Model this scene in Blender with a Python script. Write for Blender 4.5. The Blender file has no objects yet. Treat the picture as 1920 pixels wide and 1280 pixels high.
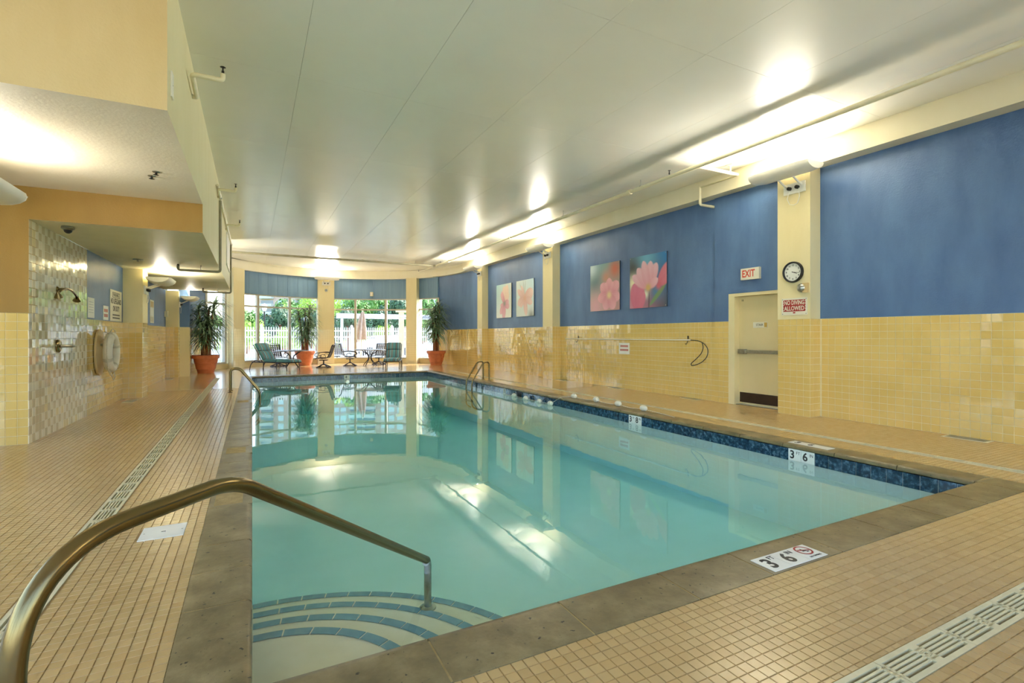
import bpy, math, random
import numpy as np
from mathutils import Vector, Matrix

random.seed(7)
SC = bpy.context.scene
COL = SC.collection
PI = math.pi

# ------------------------------------------------------------------ camera, sky, sun, exposure
CAM_H, FPX = 1.365, 945.0
YAW = math.atan(487 / FPX)
cam = bpy.data.objects.new('camera', bpy.data.cameras.new('camera'))
COL.objects.link(cam)
cam.location = (0, 0, CAM_H)
cam.rotation_euler = (PI / 2, 0, -YAW)
cam.data.sensor_width = 36
cam.data.lens = FPX / 1920 * 36
cam.data.shift_y = -11 / 1920
cam.data.clip_start = 0.05
cam.data.clip_end = 600
SC.camera = cam

world = bpy.data.worlds.new('sky'); SC.world = world
world.use_nodes = True
wn = world.node_tree
sky = wn.nodes.new('ShaderNodeTexSky'); sky.sky_type = 'NISHITA'
sky.sun_disc = False; sky.sun_elevation = math.radians(48); sky.sun_rotation = math.radians(70)
sky.air_density = 1.0; sky.dust_density = 1.5
wn.links.new(sky.outputs[0], wn.nodes['Background'].inputs[0])
wn.nodes['Background'].inputs[1].default_value = 0.45

sun = bpy.data.objects.new('sun', bpy.data.lights.new('sun', 'SUN')); COL.objects.link(sun)
sun.data.energy = 4.6; sun.data.angle = math.radians(0.6); sun.data.color = (1.0, .95, .86)
sun.rotation_euler = Vector((.74, .36, .60)).to_track_quat('Z', 'Y').to_euler()
UPLIGHT_W = 98.0

SC.view_settings.view_transform = 'Standard'
SC.view_settings.look = 'None'
SC.view_settings.gamma = 1.0
SC.view_settings.use_curve_mapping = False
SC.view_settings.exposure = 1.27
cy = SC.cycles
cy.use_denoising = True
try:
    cy.denoiser = 'OPENIMAGEDENOISE'
except Exception:
    pass
cy.max_bounces = 8; cy.diffuse_bounces = 5; cy.glossy_bounces = 4
cy.use_adaptive_sampling = True; cy.adaptive_threshold = .07; cy.adaptive_min_samples = 16
cy.transmission_bounces = 6; cy.transparent_max_bounces = 16; cy.volume_bounces = 0
cy.caustics_reflective = False; cy.caustics_refractive = False
cy.sample_clamp_indirect = 6.0
cy.use_light_tree = True

# ------------------------------------------------------------------ helpers
def lin(hexs):
    h = hexs.lstrip('#')
    r = []
    for i in (0, 2, 4):
        v = int(h[i:i + 2], 16) / 255
        r.append(v / 12.92 if v <= .04045 else ((v + .055) / 1.055) ** 2.4)
    return tuple(r) + (1.0,)

def proj(p):
    s, c = math.sin(YAW), math.cos(YAW)
    d = p[0] * s + p[1] * c
    if d <= .05: return (-1e6, -1e6, d)
    return (960 + FPX * (p[0] * c - p[1] * s) / d, 629 + FPX * (CAM_H - p[2]) / d, d)

class M:
    """small node-material builder"""
    def __init__(s, name, color='#808080', rough=.5, metal=0.0, spec=.5, coat=0.0):
        s.m = bpy.data.materials.new(name); s.m.use_nodes = True
        s.t = s.m.node_tree; s.b = s.t.nodes['Principled BSDF']
        s.col = lin(color)
        s.b.inputs['Base Color'].default_value = s.col
        s.b.inputs['Roughness'].default_value = rough
        s.b.inputs['Metallic'].default_value = metal
        s.b.inputs['Specular IOR Level'].default_value = spec
        if coat:
            s.b.inputs['Coat Weight'].default_value = coat
            s.b.inputs['Coat Roughness'].default_value = .06
    def n(s, typ, **kw):
        nd = s.t.nodes.new(typ)
        for k, v in kw.items(): setattr(nd, k, v)
        return nd
    def l(s, a, b): s.t.links.new(a, b)
    def pos(s, scale=(1, 1, 1), world=True):
        mp = s.n('ShaderNodeMapping')
        if world: s.l(s.n('ShaderNodeNewGeometry').outputs['Position'], mp.inputs[0])
        else: s.l(s.n('ShaderNodeTexCoord').outputs['Object'], mp.inputs[0])
        mp.inputs['Scale'].default_value = scale
        return mp.outputs[0]
    def noise(s, vec, scale, detail=4, rough=.55):
        nz = s.n('ShaderNodeTexNoise'); s.l(vec, nz.inputs['Vector'])
        nz.inputs['Scale'].default_value = scale; nz.inputs['Detail'].default_value = detail
        nz.inputs['Roughness'].default_value = rough
        return nz.outputs[0]
    def ramp(s, fac, stops, const=False):
        r = s.n('ShaderNodeValToRGB'); s.l(fac, r.inputs[0])
        e = r.color_ramp.elements
        if const: r.color_ramp.interpolation = 'CONSTANT'
        while len(e) < len(stops): e.new(.5)
        for k, (p, c) in enumerate(stops):
            e[k].position = p; e[k].color = lin(c) if isinstance(c, str) else (c, c, c, 1)
        return r.outputs[0]
    def mix(s, fac, a, b, mode='MIX'):
        x = s.n('ShaderNodeMix', data_type='RGBA', blend_type=mode)
        for sock, v in ((x.inputs[0], fac), (x.inputs[6], a), (x.inputs[7], b)):
            if hasattr(v, 'is_linked'): s.l(v, sock)
            elif isinstance(v, str): sock.default_value = lin(v)
            else: sock.default_value = v
        return x.outputs[2]
    def base(s, out): s.l(out, s.b.inputs['Base Color']); return s
    def rough(s, out): s.l(out, s.b.inputs['Roughness']); return s
    def bump(s, h, strength=.3, dist=.01):
        b = s.n('ShaderNodeBump'); s.l(h, b.inputs['Height'])
        b.inputs['Strength'].default_value = strength; b.inputs['Distance'].default_value = dist
        s.l(b.outputs[0], s.b.inputs['Normal']); return s

def mottled(name, a, b, scale=4, rough=.5, bump=0, bscale=60, stretch=(1, 1, 1), metal=0, spec=.5, lo=.35, hi=.65, world=True):
    m = M(name, a, rough, metal, spec)
    v = m.pos(stretch, world)
    m.base(m.ramp(m.noise(v, scale), [(lo, a), (hi, b)]))
    if bump: m.bump(m.noise(m.pos((1, 1, 1), world), bscale, 3), bump, .01)
    return m.m

class B:
    """mesh collector"""
    def __init__(s): s.v = []; s.f = []; s.mi = []; s.k = 0
    def add(s, vs, fs):
        o = len(s.v); s.v += [tuple(p) for p in vs]
        s.f += [tuple(i + o for i in f) for f in fs]; s.mi += [s.k] * len(fs); return s
    def box(s, a, b, bev=0):
        x0, y0, z0 = a; x1, y1, z1 = b
        return s.add([(x0, y0, z0), (x1, y0, z0), (x1, y1, z0), (x0, y1, z0), (x0, y0, z1), (x1, y0, z1), (x1, y1, z1), (x0, y1, z1)],
                     [(3, 2, 1, 0), (4, 5, 6, 7), (0, 1, 5, 4), (1, 2, 6, 5), (2, 3, 7, 6), (3, 0, 4, 7)])
    def obox(s, mat, a, b):
        o = len(s.v); s.box(a, b)
        for i in range(o, len(s.v)): s.v[i] = tuple(mat @ Vector(s.v[i]))
        return s
    def rings(s, rings, cap=True, closed=False):
        n = len(rings[0]); o = len(s.v)
        for r in rings: s.v += [tuple(p) for p in r]
        m = len(rings); fs = []
        for i in range(m if closed else m - 1):
            a, b = i * n, ((i + 1) % m) * n
            for j in range(n):
                k = (j + 1) % n
                fs.append((o + a + j, o + a + k, o + b + k, o + b + j))
        if cap and not closed:
            fs.append(tuple(o + j for j in reversed(range(n)))); fs.append(tuple(o + (m - 1) * n + j for j in range(n)))
        s.f += fs; s.mi += [s.k] * len(fs); return s
    def tube(s, path, r, n=8, closed=False, taper=None):
        P_ = [Vector(p) for p in path]; rings = []; m = len(P_)
        up = None
        for i, p in enumerate(P_):
            a = P_[i - 1] if (i > 0 or closed) else p
            b = P_[(i + 1) % m] if (i < m - 1 or closed) else p
            t = (b - a)
            t = t.normalized() if t.length > 1e-9 else Vector((0, 0, 1))
            if up is None:
                up = Vector((0, 0, 1)) if abs(t.z) < .9 else Vector((1, 0, 0))
            x = t.cross(up)
            if x.length < 1e-4: x = t.cross(Vector((0, 1, 0)))
            x.normalize(); y = x.cross(t).normalized(); up = y
            rr = r if taper is None else r * taper[i]
            rings.append([p + (x * math.cos(2 * PI * j / n) + y * math.sin(2 * PI * j / n)) * rr for j in range(n)])
        return s.rings(rings, True, closed)
    def lathe(s, prof, n=24, c=(0, 0, 0), cap=True):
        rings = [[(c[0] + r * math.cos(2 * PI * j / n), c[1] + r * math.sin(2 * PI * j / n), c[2] + z) for j in range(n)] for r, z in prof]
        return s.rings(rings, cap)
    def xform(s, mat):
        s.v = [tuple(mat @ Vector(p)) for p in s.v]; return s
    def mesh(s, name, mats, smooth=False):
        me = bpy.data.meshes.new(name); me.from_pydata(s.v, [], s.f)
        for m in (mats if isinstance(mats, (list, tuple)) else [mats]): me.materials.append(m)
        if any(s.mi): me.polygons.foreach_set('material_index', s.mi)
        if smooth:
            me.polygons.foreach_set('use_smooth', [True] * len(me.polygons))
            try: me.set_sharp_from_angle(angle=math.radians(40))
            except Exception: pass
        me.update(); return me

def obj(name, b, mats, parent=None, smooth=False, label=None, kind=None):
    me = b if isinstance(b, bpy.types.Mesh) else b.mesh(name, mats, smooth)
    o = bpy.data.objects.new(name, me); COL.objects.link(o)
    if parent: o.parent = parent
    if label: o['label'] = label
    if kind: o['kind'] = kind
    return o
def thing(name, label, cat, mat=None, group=None):
    o = bpy.data.objects.new(name, None); COL.objects.link(o); o.empty_display_size = .1
    if mat is not None: o.matrix_world = mat if isinstance(mat, Matrix) else Matrix.Translation(mat)
    o['label'] = label; o['category'] = cat
    if group: o['group'] = group
    return o
def tag(o, label, cat, group=None):
    o['label'] = label; o['category'] = cat
    if group: o['group'] = group
    return o
def struct(name, b, mats, label=None, smooth=False):
    o = obj(name, b, mats, None, smooth); o['kind'] = 'structure'
    if label: o['label'] = label
    return o
def copy_tree(o, parent=None, **kw):
    c = o.copy(); COL.objects.link(c); c.parent = parent
    for k, v in kw.items(): c[k] = v
    for ch in list(o.children): copy_tree(ch, c)
    return c
def basis(origin, x, y):
    x = Vector(x).normalized(); y = Vector(y).normalized(); z = x.cross(y)
    m = Matrix((x, y, z)).transposed().to_4x4(); m.translation = Vector(origin); return m
def RW(x, y, z): return basis((x, y, z), (0, -1, 0), (0, 0, 1))     # on the right wall, facing the room
def LW(x, y, z): return basis((x, y, z), (0, 1, 0), (0, 0, 1))      # on the left wall
def FW(x, y, z): return basis((x, y, z), (1, 0, 0), (0, 0, 1))      # on a wall facing the camera side
def TR(x, y, z, rz=0): return Matrix.Translation((x, y, z)) @ Matrix.Rotation(rz, 4, 'Z')

def text_mesh(body, size, sx=1.0, ext=.0008, bold=0.0, sp=1.0):
    cu = bpy.data.curves.new('t', 'FONT'); cu.body = body; cu.size = size
    cu.align_x = 'CENTER'; cu.align_y = 'CENTER'; cu.extrude = ext; cu.offset = bold; cu.resolution_u = 3
    cu.space_character = sp
    o = bpy.data.objects.new('t', cu); COL.objects.link(o)
    dg = bpy.context.evaluated_depsgraph_get(); dg.update()
    me = bpy.data.meshes.new_from_object(o.evaluated_get(dg))
    bpy.data.objects.remove(o); bpy.data.curves.remove(cu)
    co = np.empty(len(me.vertices) * 3); me.vertices.foreach_get('co', co)
    co = co.reshape(-1, 3); co[:, 0] *= sx; me.vertices.foreach_set('co', co.ravel()); me.update()
    return me
def text(body, size, x, y, z, mat, parent, sx=1.0, bold=0.0, name='lettering', sp=1.0):
    me = text_mesh(body, size, sx, .0008, bold, sp); me.materials.clear(); me.materials.append(mat)
    o = obj(name, me, None, parent); o.location = (x, y, z); return o
def plate(parent, name, w, h, t, mat, x=0, y=0, z=0):
    b = B().box((x - w / 2, y - h / 2, z), (x + w / 2, y + h / 2, z + t)); return obj(name, b, mat, parent)

# ------------------------------------------------------------------ materials
m = M('deck_tile', '#c8a56d', .32)
v = m.pos((1, 1, 1)); sc = m.n('ShaderNodeVectorMath', operation='MULTIPLY_ADD')
m.l(v, sc.inputs[0]); sc.inputs[1].default_value = (1 / .055, 1 / .055, 0); sc.inputs[2].default_value = (.31 / .055, -1.87 / .055, 0)
fl = m.n('ShaderNodeVectorMath', operation='FLOOR'); m.l(sc.outputs[0], fl.inputs[0])
wh = m.n('ShaderNodeTexWhiteNoise'); m.l(fl.outputs[0], wh.inputs[0])
tilec = m.ramp(wh.outputs[0], [(0, '#c2a069'), (.5, '#c6a56f'), (1, '#cbab75')])
stain = m.ramp(m.noise(v, 5, 5), [(.40, 0.0), (.8, 1.0)])
m.base(m.mix(m.mix(.10, (0, 0, 0, 1), stain), tilec, '#b98f52'))
m.b.inputs['Roughness'].default_value = .27
m.bump(m.noise(v, 90, 2), .05, .002)
m.b.inputs['Coat Weight'].default_value = .3; m.b.inputs['Coat Roughness'].default_value = .15
DECK = m.m
m = M('deck_tile_distant', '#c8a56d', .32)          # same tiles too far away to tell apart: joints drawn by the material
v = m.pos((1, 1, 1)); sc = m.n('ShaderNodeVectorMath', operation='MULTIPLY_ADD')
m.l(v, sc.inputs[0]); sc.inputs[1].default_value = (1 / .055, 1 / .055, 0); sc.inputs[2].default_value = (.31 / .055, -1.87 / .055, 0)
fr = m.n('ShaderNodeVectorMath', operation='FRACTION'); m.l(sc.outputs[0], fr.inputs[0])
fl = m.n('ShaderNodeVectorMath', operation='FLOOR'); m.l(sc.outputs[0], fl.inputs[0])
wh = m.n('ShaderNodeTexWhiteNoise'); m.l(fl.outputs[0], wh.inputs[0])
sp_ = m.n('ShaderNodeSeparateXYZ'); m.l(fr.outputs[0], sp_.inputs[0])
def edge(o):
    a = m.n('ShaderNodeMath', operation='SUBTRACT'); m.l(o, a.inputs[0]); a.inputs[1].default_value = .5
    b = m.n('ShaderNodeMath', operation='ABSOLUTE'); m.l(a.outputs[0], b.inputs[0])
    c = m.n('ShaderNodeMath', operation='GREATER_THAN'); m.l(b.outputs[0], c.inputs[0]); c.inputs[1].default_value = .466
    return c.outputs[0]
mx = m.n('ShaderNodeMath', operation='MAXIMUM'); m.l(edge(sp_.outputs[0]), mx.inputs[0]); m.l(edge(sp_.outputs[1]), mx.inputs[1])
tc = m.ramp(wh.outputs[0], [(0, '#c2a069'), (.5, '#c6a56f'), (1, '#cbab75')])
m.base(m.mix(mx.outputs[0], tc, '#ab8d58')); m.b.inputs['Roughness'].default_value = .2
m.b.inputs['Coat Weight'].default_value = .4; m.b.inputs['Coat Roughness'].default_value = .14
DECKFAR = m.m
GROUT = mottled('deck_grout', '#94774a', '#a58856', 30, .8)
MORTAR = mottled('coping_mortar', '#b39c6c', '#a08a5c', 14, .8, .3, 60)
def tile_mat(name, a, b, rough=.05):
    m = M(name, a, rough, coat=.3)
    m.base(m.ramp(m.noise(m.pos((1, 1, 1)), 2.2, 2), [(.3, a), (.7, b)]))
    m.bump(m.noise(m.pos((1, 1, 1)), 14, 1), .10, .006)
    return m.m
YTILE = tile_mat('yellow_wall_tile', '#dfbf70', '#e5c87e')
STILE = [tile_mat('shower_tile_cream', '#f6ecd2', '#f8f0da'), tile_mat('shower_tile_grey', '#dac9a6', '#e1d2b2'), tile_mat('shower_tile_sand', '#f0dcaa', '#f2e2b6')]
PTILE = tile_mat('pale_column_tile', '#eee2b6', '#f1e7c0', .12)
WGROUT = mottled('wall_grout', '#efe4bc', '#e9dcb0', 20, .7)
SGROUT = mottled('shower_grout', '#d4cdb8', '#c9c2ac', 20, .7)
m = M('coping_stone', '#85704a', .35)
v = m.pos((1, 1, 1)); base = m.ramp(m.noise(v, 4, 6, .65), [(.25, '#5f5034'), (.5, '#80704d'), (.75, '#a2906a')])
pit = m.ramp(m.noise(v, 30, 2), [(.28, 1.0), (.33, 0.0)])
m.base(m.mix(pit, base, '#2e261a'))
m.b.inputs['Roughness'].default_value = .36; m.bump(m.noise(v, 26, 4), .25, .006)
COPING = m.m
PLASTER = mottled('pool_plaster', '#f4f5ef', '#f8f8f3', 3, .6, .1, 30)
STEPP = mottled('step_plaster', '#e6dec2', '#ece5cc', 5, .6, .1, 30)
m = M('waterline_tile', '#24405c', .12, coat=.4); v = m.pos((1, 1, 1))
m.base(m.ramp(m.noise(v, 22, 6, .7), [(.40, '#16283f'), (.52, '#27465f'), (.62, '#5d7f97')])); WTILE = m.m
STEPTILE = mottled('step_edge_tile', '#6f98a6', '#7ca4b0', 12, .25)
def paint(name, a, b, rough=.55, bump=.35, stretch=(1, 1, .35), scale=2.5, bs=45):
    m = M(name, a, rough); m.base(m.ramp(m.noise(m.pos(stretch), scale, 5), [(.32, a), (.68, b)]))
    m.bump(m.noise(m.pos((1, 1, 1)), bs, 3), bump, .006); return m.m
BLUE = paint('blue_stucco_paint', '#486795', '#5a7ba8', .42, .5)
BLUEP = paint('blue_panel_paint', '#6a8cac', '#7899b6', .5, .1, (3, 3, .1), 2)
YPAINT = paint('yellow_paint', '#e6d7a6', '#ebdeb2', .55, .25)
BEAM = paint('beam_cream_paint', '#e5dcbc', '#eae2c6', .5, .15)
OPAINT = paint('ochre_paint', '#9d782f', '#a7833a', .55, .3)
BPAINT = paint('tan_paint', '#d0b47c', '#d7bd88', .55, .3)
CREAM = paint('cream_plaster', '#e9dfc8', '#efe6d2', .6, .35, (1, 1, 1), 1.5, 30)
SOFFIT = paint('pale_olive_paint', '#e2d9ae', '#e8e0ba', .5, .2)
m = M('gloss_ceiling_paint', '#dcd9c6', .26, spec=.7); v = m.pos((1, 1, 1))
m.base(m.ramp(m.noise(v, .8, 4), [(.3, '#e9e6d8'), (.7, '#efece0')]))
m.b.inputs['Roughness'].default_value = .25; m.b.inputs['Specular IOR Level'].default_value = .7
CEIL = m.m
SEAM = mottled('ceiling_seam', '#c4c1ae', '#cfccba', 9, .7)
m = M('rail_bronze_steel', '#84734e', .26, 1.0); v = m.pos((1, 1, 1), False)
m.rough(m.ramp(m.noise(v, 8, 2), [(.3, .24), (.7, .27)])); RAIL = m.m
STEEL = mottled('brushed_steel', '#a3a49c', '#b5b6ae', 20, .28, metal=1)
PIPE = mottled('painted_pipe', '#c3b98e', '#cfc59c', 6, .4)
PIPEW = mottled('cream_pipe', '#e3dab8', '#eae2c4', 6, .4)
GREYPIPE = mottled('grey_pipe', '#8f8a70', '#9d987e', 6, .4)
WHITE = mottled('white_enamel', '#ecebe4', '#f2f1ea', 5, .35)
MULL = mottled('window_frame_paint', '#b7b1a2', '#c2bcae', 5, .45)
OFFW = mottled('off_white_plastic', '#e2ddca', '#e9e4d2', 6, .4)
BLACK = mottled('black_plastic', '#17171a', '#1f1f22', 8, .4)
DARK = mottled('dark_bronze_frame', '#2e2a2a', '#3a3534', 9, .4, metal=.5)
STRAP = mottled('woven_strap', '#4a4442', '#56504c', 9, .6)
GRATE = mottled('grate_plastic', '#d9cea8', '#e0d6b2', 14, .45)
VOID = mottled('drain_shadow_gap', '#3a3222', '#2c2619', 8, .9)
RED = mottled('sign_red', '#9c2420', '#a82c26', 10, .5)
INK = mottled('sign_ink', '#2c2a28', '#353230', 10, .6)
PINK = mottled('faded_red_ink', '#c07a70', '#c9857c', 10, .6)
EXITRED = mottled('exit_red', '#c83a20', '#d04428', 10, .5)
DOORP = paint('door_paint', '#d9c897', '#decea0', .4, .05)
KICK = mottled('kick_plate', '#35241a', '#2b1d15', 12, .35)
TERRA = mottled('terracotta', '#c56d43', '#d07a50', 7, .6, .1, 40, world=False)
SOIL = mottled('soil', '#4a3524', '#5a4230', 30, .9, .5)
BARK = mottled('palm_bark', '#a46c48', '#8a5638', 18, .8, .6, 50, world=False)
LEAF = mottled('palm_leaf', '#5c7a58', '#86a07c', 6, .42, world=False)
CONC = mottled('patio_concrete', '#a9a59b', '#9d998f', 2, .7)
TERR = mottled('bounce_paving', '#e0dbcf', '#d6d1c5', 2, .8)  # pale paving added out of view to bounce daylight indoors
GRASS = mottled('lawn', '#6f8a3c', '#86a04c', 3, .9)
ASPH = mottled('asphalt', '#8a8987', '#979694', 2, .9)
FENCE = mottled('white_vinyl', '#dededc', '#e4e4e2', 4, .5)
BRICK = mottled('far_brick', '#c9a99c', '#d2b4a8', 3, .85)
SLABW = mottled('white_concrete', '#d0cecb', '#c6c4c1', 3, .7)
DGLASS = M('far_window_glass', '#5d6c7a', .1, spec=.8).m
PALEGL = M('far_window_blind', '#c9d4dc', .25).m
m = M('foliage_green', '#4f7a2c', .6); oi = m.n('ShaderNodeObjectInfo')
m.base(m.ramp(m.noise(m.pos((1, 1, 1), False), 2.5, 3), [(.3, '#44702c'), (.5, '#5f8e3c'), (.7, '#8ab356')])); TREE = m.m
m = M('foliage_lime', '#9ab83e', .6)
m.base(m.ramp(m.noise(m.pos((1, 1, 1), False), 3, 3), [(.3, '#84a832'), (.7, '#bcd45c')])); LIME = m.m
m = M('foliage_dark', '#3c5a34', .6)
m.base(m.ramp(m.noise(m.pos((1, 1, 1), False), 3, 3), [(.3, '#35543a'), (.7, '#54764c')])); DKTREE = m.m
UMB = mottled('umbrella_canvas', '#b9a699', '#a8958a', 9, .8, world=False)
WOOD = mottled('outdoor_post', '#cbbf9f', '#d6cbae', 5, .7)
RINGW = mottled('life_ring_vinyl', '#e6decb', '#eee7d6', 8, .45, world=False)
ROPE = mottled('rope', '#d9d2c0', '#c8c0ac', 40, .8, world=False)
m = M('cushion_stripe', '#4a8088', .8)
cx = m.n('ShaderNodeSeparateXYZ'); m.l(m.n('ShaderNodeTexCoord').outputs['Object'], cx.inputs[0])
ml = m.n('ShaderNodeMath', operation='MULTIPLY_ADD'); m.l(cx.outputs[1], ml.inputs[0]); ml.inputs[1].default_value = 3.2; ml.inputs[2].default_value = 10.0
frm = m.n('ShaderNodeMath', operation='FRACT'); m.l(ml.outputs[0], frm.inputs[0])
m.base(m.ramp(frm.outputs[0], [(0, '#5c98a4'), (.22, '#3b5f6c'), (.3, '#94827a'), (.38, '#4a7e8c'), (.55, '#86b4bc'), (.7, '#4f6a74'), (.78, '#a0928a'), (.86, '#5a94a0')], True))
CUSH = m.m
m = M('window_glass', '#ffffff', .02)                # thin clear pane: passes light straight on, mirrors at grazing angles
t = m.t; out = t.nodes['Material Output']
tr = m.n('ShaderNodeBsdfTransparent'); tr.inputs[0].default_value = (.97, .98, .98, 1)
gl = m.n('ShaderNodeBsdfGlossy'); gl.inputs['Roughness'].default_value = .01
lw = m.n('ShaderNodeFresnel'); lw.inputs['IOR'].default_value = 1.35
ms = m.n('ShaderNodeMixShader'); m.l(lw.outputs[0], ms.inputs[0]); m.l(tr.outputs[0], ms.inputs[1]); m.l(gl.outputs[0], ms.inputs[2]); m.l(ms.outputs[0], out.inputs[0])
GLASS = m.m
m = M('pool_water', '#ffffff', .0)
t = m.t; out = t.nodes['Material Output']
tr = m.n('ShaderNodeBsdfTransparent'); tr.inputs[0].default_value = (.96, 1, .99, 1)
gl = m.n('ShaderNodeBsdfGlossy'); gl.inputs['Roughness'].default_value = .015
bp = m.n('ShaderNodeBump'); bp.inputs['Strength'].default_value = .05; bp.inputs['Distance'].default_value = .02
m.l(m.noise(m.pos((1, 1, 1)), 1.6, 3), bp.inputs['Height']); m.l(bp.outputs[0], gl.inputs['Normal'])
dt = m.n('ShaderNodeVectorMath', operation='DOT_PRODUCT'); m.l(m.n('ShaderNodeNewGeometry').outputs['Incoming'], dt.inputs[0]); m.l(bp.outputs[0], dt.inputs[1])
def mth(op, a, b=None):
    x = m.n('ShaderNodeMath', operation=op); m.l(a, x.inputs[0]) if hasattr(a, 'is_linked') else setattr(x.inputs[0], 'default_value', a)
    if b is not None: m.l(b, x.inputs[1]) if hasattr(b, 'is_linked') else setattr(x.inputs[1], 'default_value', b)
    return x.outputs[0]
fres = mth('ADD', mth('MULTIPLY', mth('POWER', mth('SUBTRACT', 1.0, mth('ABSOLUTE', dt.outputs['Value'])), 4.5), .975), .025)
ms = m.n('ShaderNodeMixShader'); m.l(fres, ms.inputs[0]); m.l(tr.outputs[0], ms.inputs[1]); m.l(gl.outputs[0], ms.inputs[2]); m.l(ms.outputs[0], out.inputs[0])
va = m.n('ShaderNodeVolumeAbsorption'); va.inputs['Color'].default_value = (.0, .84, .90, 1); va.inputs['Density'].default_value = .23
m.l(va.outputs[0], out.inputs['Volume'])
WATER = m.m
m = M('lamp_tube', '#fff4dc', .4); m.b.inputs['Emission Color'].default_value = (1, .93, .80, 1); m.b.inputs['Emission Strength'].default_value = 6
TUBE = m.m
m = M('pool_lamp_lens', '#fff4dc', .4); m.b.inputs['Emission Color'].default_value = (1, .95, .82, 1); m.b.inputs['Emission Strength'].default_value = .7
LENS = m.m
m = M('stand_in_white', '#f4f2ec', .5); 
STANDIN = m.m  # plain white without glow, stands in for a bright opening

# ------------------------------------------------------------------ tile fields
_tile_cache = {}
def unit_tile(w, h, t, mat, bev=.0018):
    k = (round(w, 4), round(h, 4), round(t, 4), mat.name)
    if k not in _tile_cache:
        a, b = w / 2, h / 2
        bb = B().add([(-a, -b, 0), (a, -b, 0), (a, b, 0), (-a, b, 0), (-a + bev, -b + bev, t), (a - bev, -b + bev, t), (a - bev, b - bev, t), (-a + bev, b - bev, t)],
                     [(4, 5, 6, 7), (0, 1, 5, 4), (1, 2, 6, 5), (2, 3, 7, 6), (3, 0, 4, 7)])
        _tile_cache[k] = bb.mesh('tile', mat)
    return _tile_cache[k]
def tile_field(parent, O, U, V, ue, ve, gap, t, mats, pick=None, tilt=0.0, maxparts=300, name='tile', minpx=5.0):
    """tiles between the joint lines ue x ve on the plane O+uU+vV; the largest in view become parts, the rest one joined part"""
    rnd = random.Random(hash((round(O[0], 2), round(O[1], 2), len(ue))) & 0xffff)
    O, U, V = Vector(O), Vector(U).normalized(), Vector(V).normalized(); N = U.cross(V)
    items = []
    for i in range(len(ue) - 1):
        for j in range(len(ve) - 1):
            w, h = ue[i + 1] - ue[i] - gap, ve[j + 1] - ve[j] - gap
            if w < .012 or h < .012: continue
            C = O + U * ((ue[i] + ue[i + 1]) / 2) + V * ((ve[j] + ve[j + 1]) / 2)
            k = pick(i, j, C) if pick else 0
            if k is None: continue
            q = [proj(C + U * (w / 2 * a) + V * (h / 2 * b)) for a, b in ((-1, -1), (1, -1), (1, 1), (-1, 1))]
            inside = all(-20 < p[0] < 1940 and -20 < p[1] < 1300 and p[2] > .1 for p in q)
            ar = abs(sum(q[n][0] * q[(n + 1) % 4][1] - q[(n + 1) % 4][0] * q[n][1] for n in range(4))) / 2 if inside else 0
            items.append((ar, C, w, h, k))
    items.sort(key=lambda x: -x[0])
    parts = [x for x in items[:maxparts] if x[0] > minpx * minpx]
    rest = items[len(parts):]
    R0 = Matrix((U, V, N)).transposed()
    def rot():
        return R0 @ Matrix.Rotation(rnd.gauss(0, tilt), 3, 'X') @ Matrix.Rotation(rnd.gauss(0, tilt), 3, 'Y') if tilt else R0
    for ar, C, w, h, k in parts:
        o = obj(name, unit_tile(w, h, t, mats[k]), None, parent)
        mm = rot().to_4x4(); mm.translation = C; o.matrix_local = mm
    if rest:
        b = B()
        for ar, C, w, h, k in rest:
            r = rot(); bv = .0018; a, c = w / 2, h / 2; b.k = k
            b.add([C + r @ Vector(p) for p in ((-a, -c, 0), (a, -c, 0), (a, c, 0), (-a, c, 0), (-a + bv, -c + bv, t), (a - bv, -c + bv, t), (a - bv, c - bv, t), (-a + bv, c - bv, t))],
                  [(4, 5, 6, 7), (0, 1, 5, 4), (1, 2, 6, 5), (2, 3, 7, 6), (3, 0, 4, 7)])
        obj(name + '_field', b, mats, parent, kind='stuff')
def steps(a, b, p):
    n = max(1, int(math.ceil((b - a) / p - .2)))
    r = [a + k * p for k in range(n)] + [b]
    return r

# ------------------------------------------------------------------ floor
P0 = .055
NX, NY = -.31, 1.87                       # origin of the deck tile grid
LD, ND, RD = (-1.075, -.925), (1.035, 1.185), (6.775, 6.925)    # drain slots
fb = B()
def flat(b, x0, x1, y0, y1, z): b.add([(x0, y0, z), (x1, y0, z), (x1, y1, z), (x0, y1, z)], [(0, 1, 2, 3)])
near = [(-3.3, LD[0], -1, 15.0), (LD[1], -.31, ND[1], 15.0), (LD[1], RD[0], ND[1], 1.87), (LD[0], 8.6, -1, ND[0]), (RD[1], 8.6, ND[0], 11.0), (6.33, RD[0], 1.87, 11.0)]
for r in near: flat(fb, *r, -.004)
fb.k = 1
for r in [(-6.2, -3.3, -3.2, 27), (-3.3, LD[0], 15.0, 27), (LD[1], -.31, 15.0, 27), (-.31, 6.33, 19.12, 27), (6.33, RD[0], 11.0, 27), (RD[1], 8.9, 11.0, 27), (-3.3, 8.9, -3.2, -1), (LD[0], LD[1], 18.75, 27), (RD[0], RD[1], 18.75, 27)]:
    flat(fb, *r, 0)
floor = struct('floor', fb, [GROUT, DECKFAR], 'tan mosaic tile deck around the pool')
allt = []
def gridlines(o, a, b):
    k0 = math.floor((a - o) / P0 + 1e-6); r = [a]
    k = k0 + 1
    while o + k * P0 < b - 1e-4:
        if o + k * P0 > a + 1e-4: r.append(o + k * P0)
        k += 1
    return r + [b]
cells = []
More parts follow.
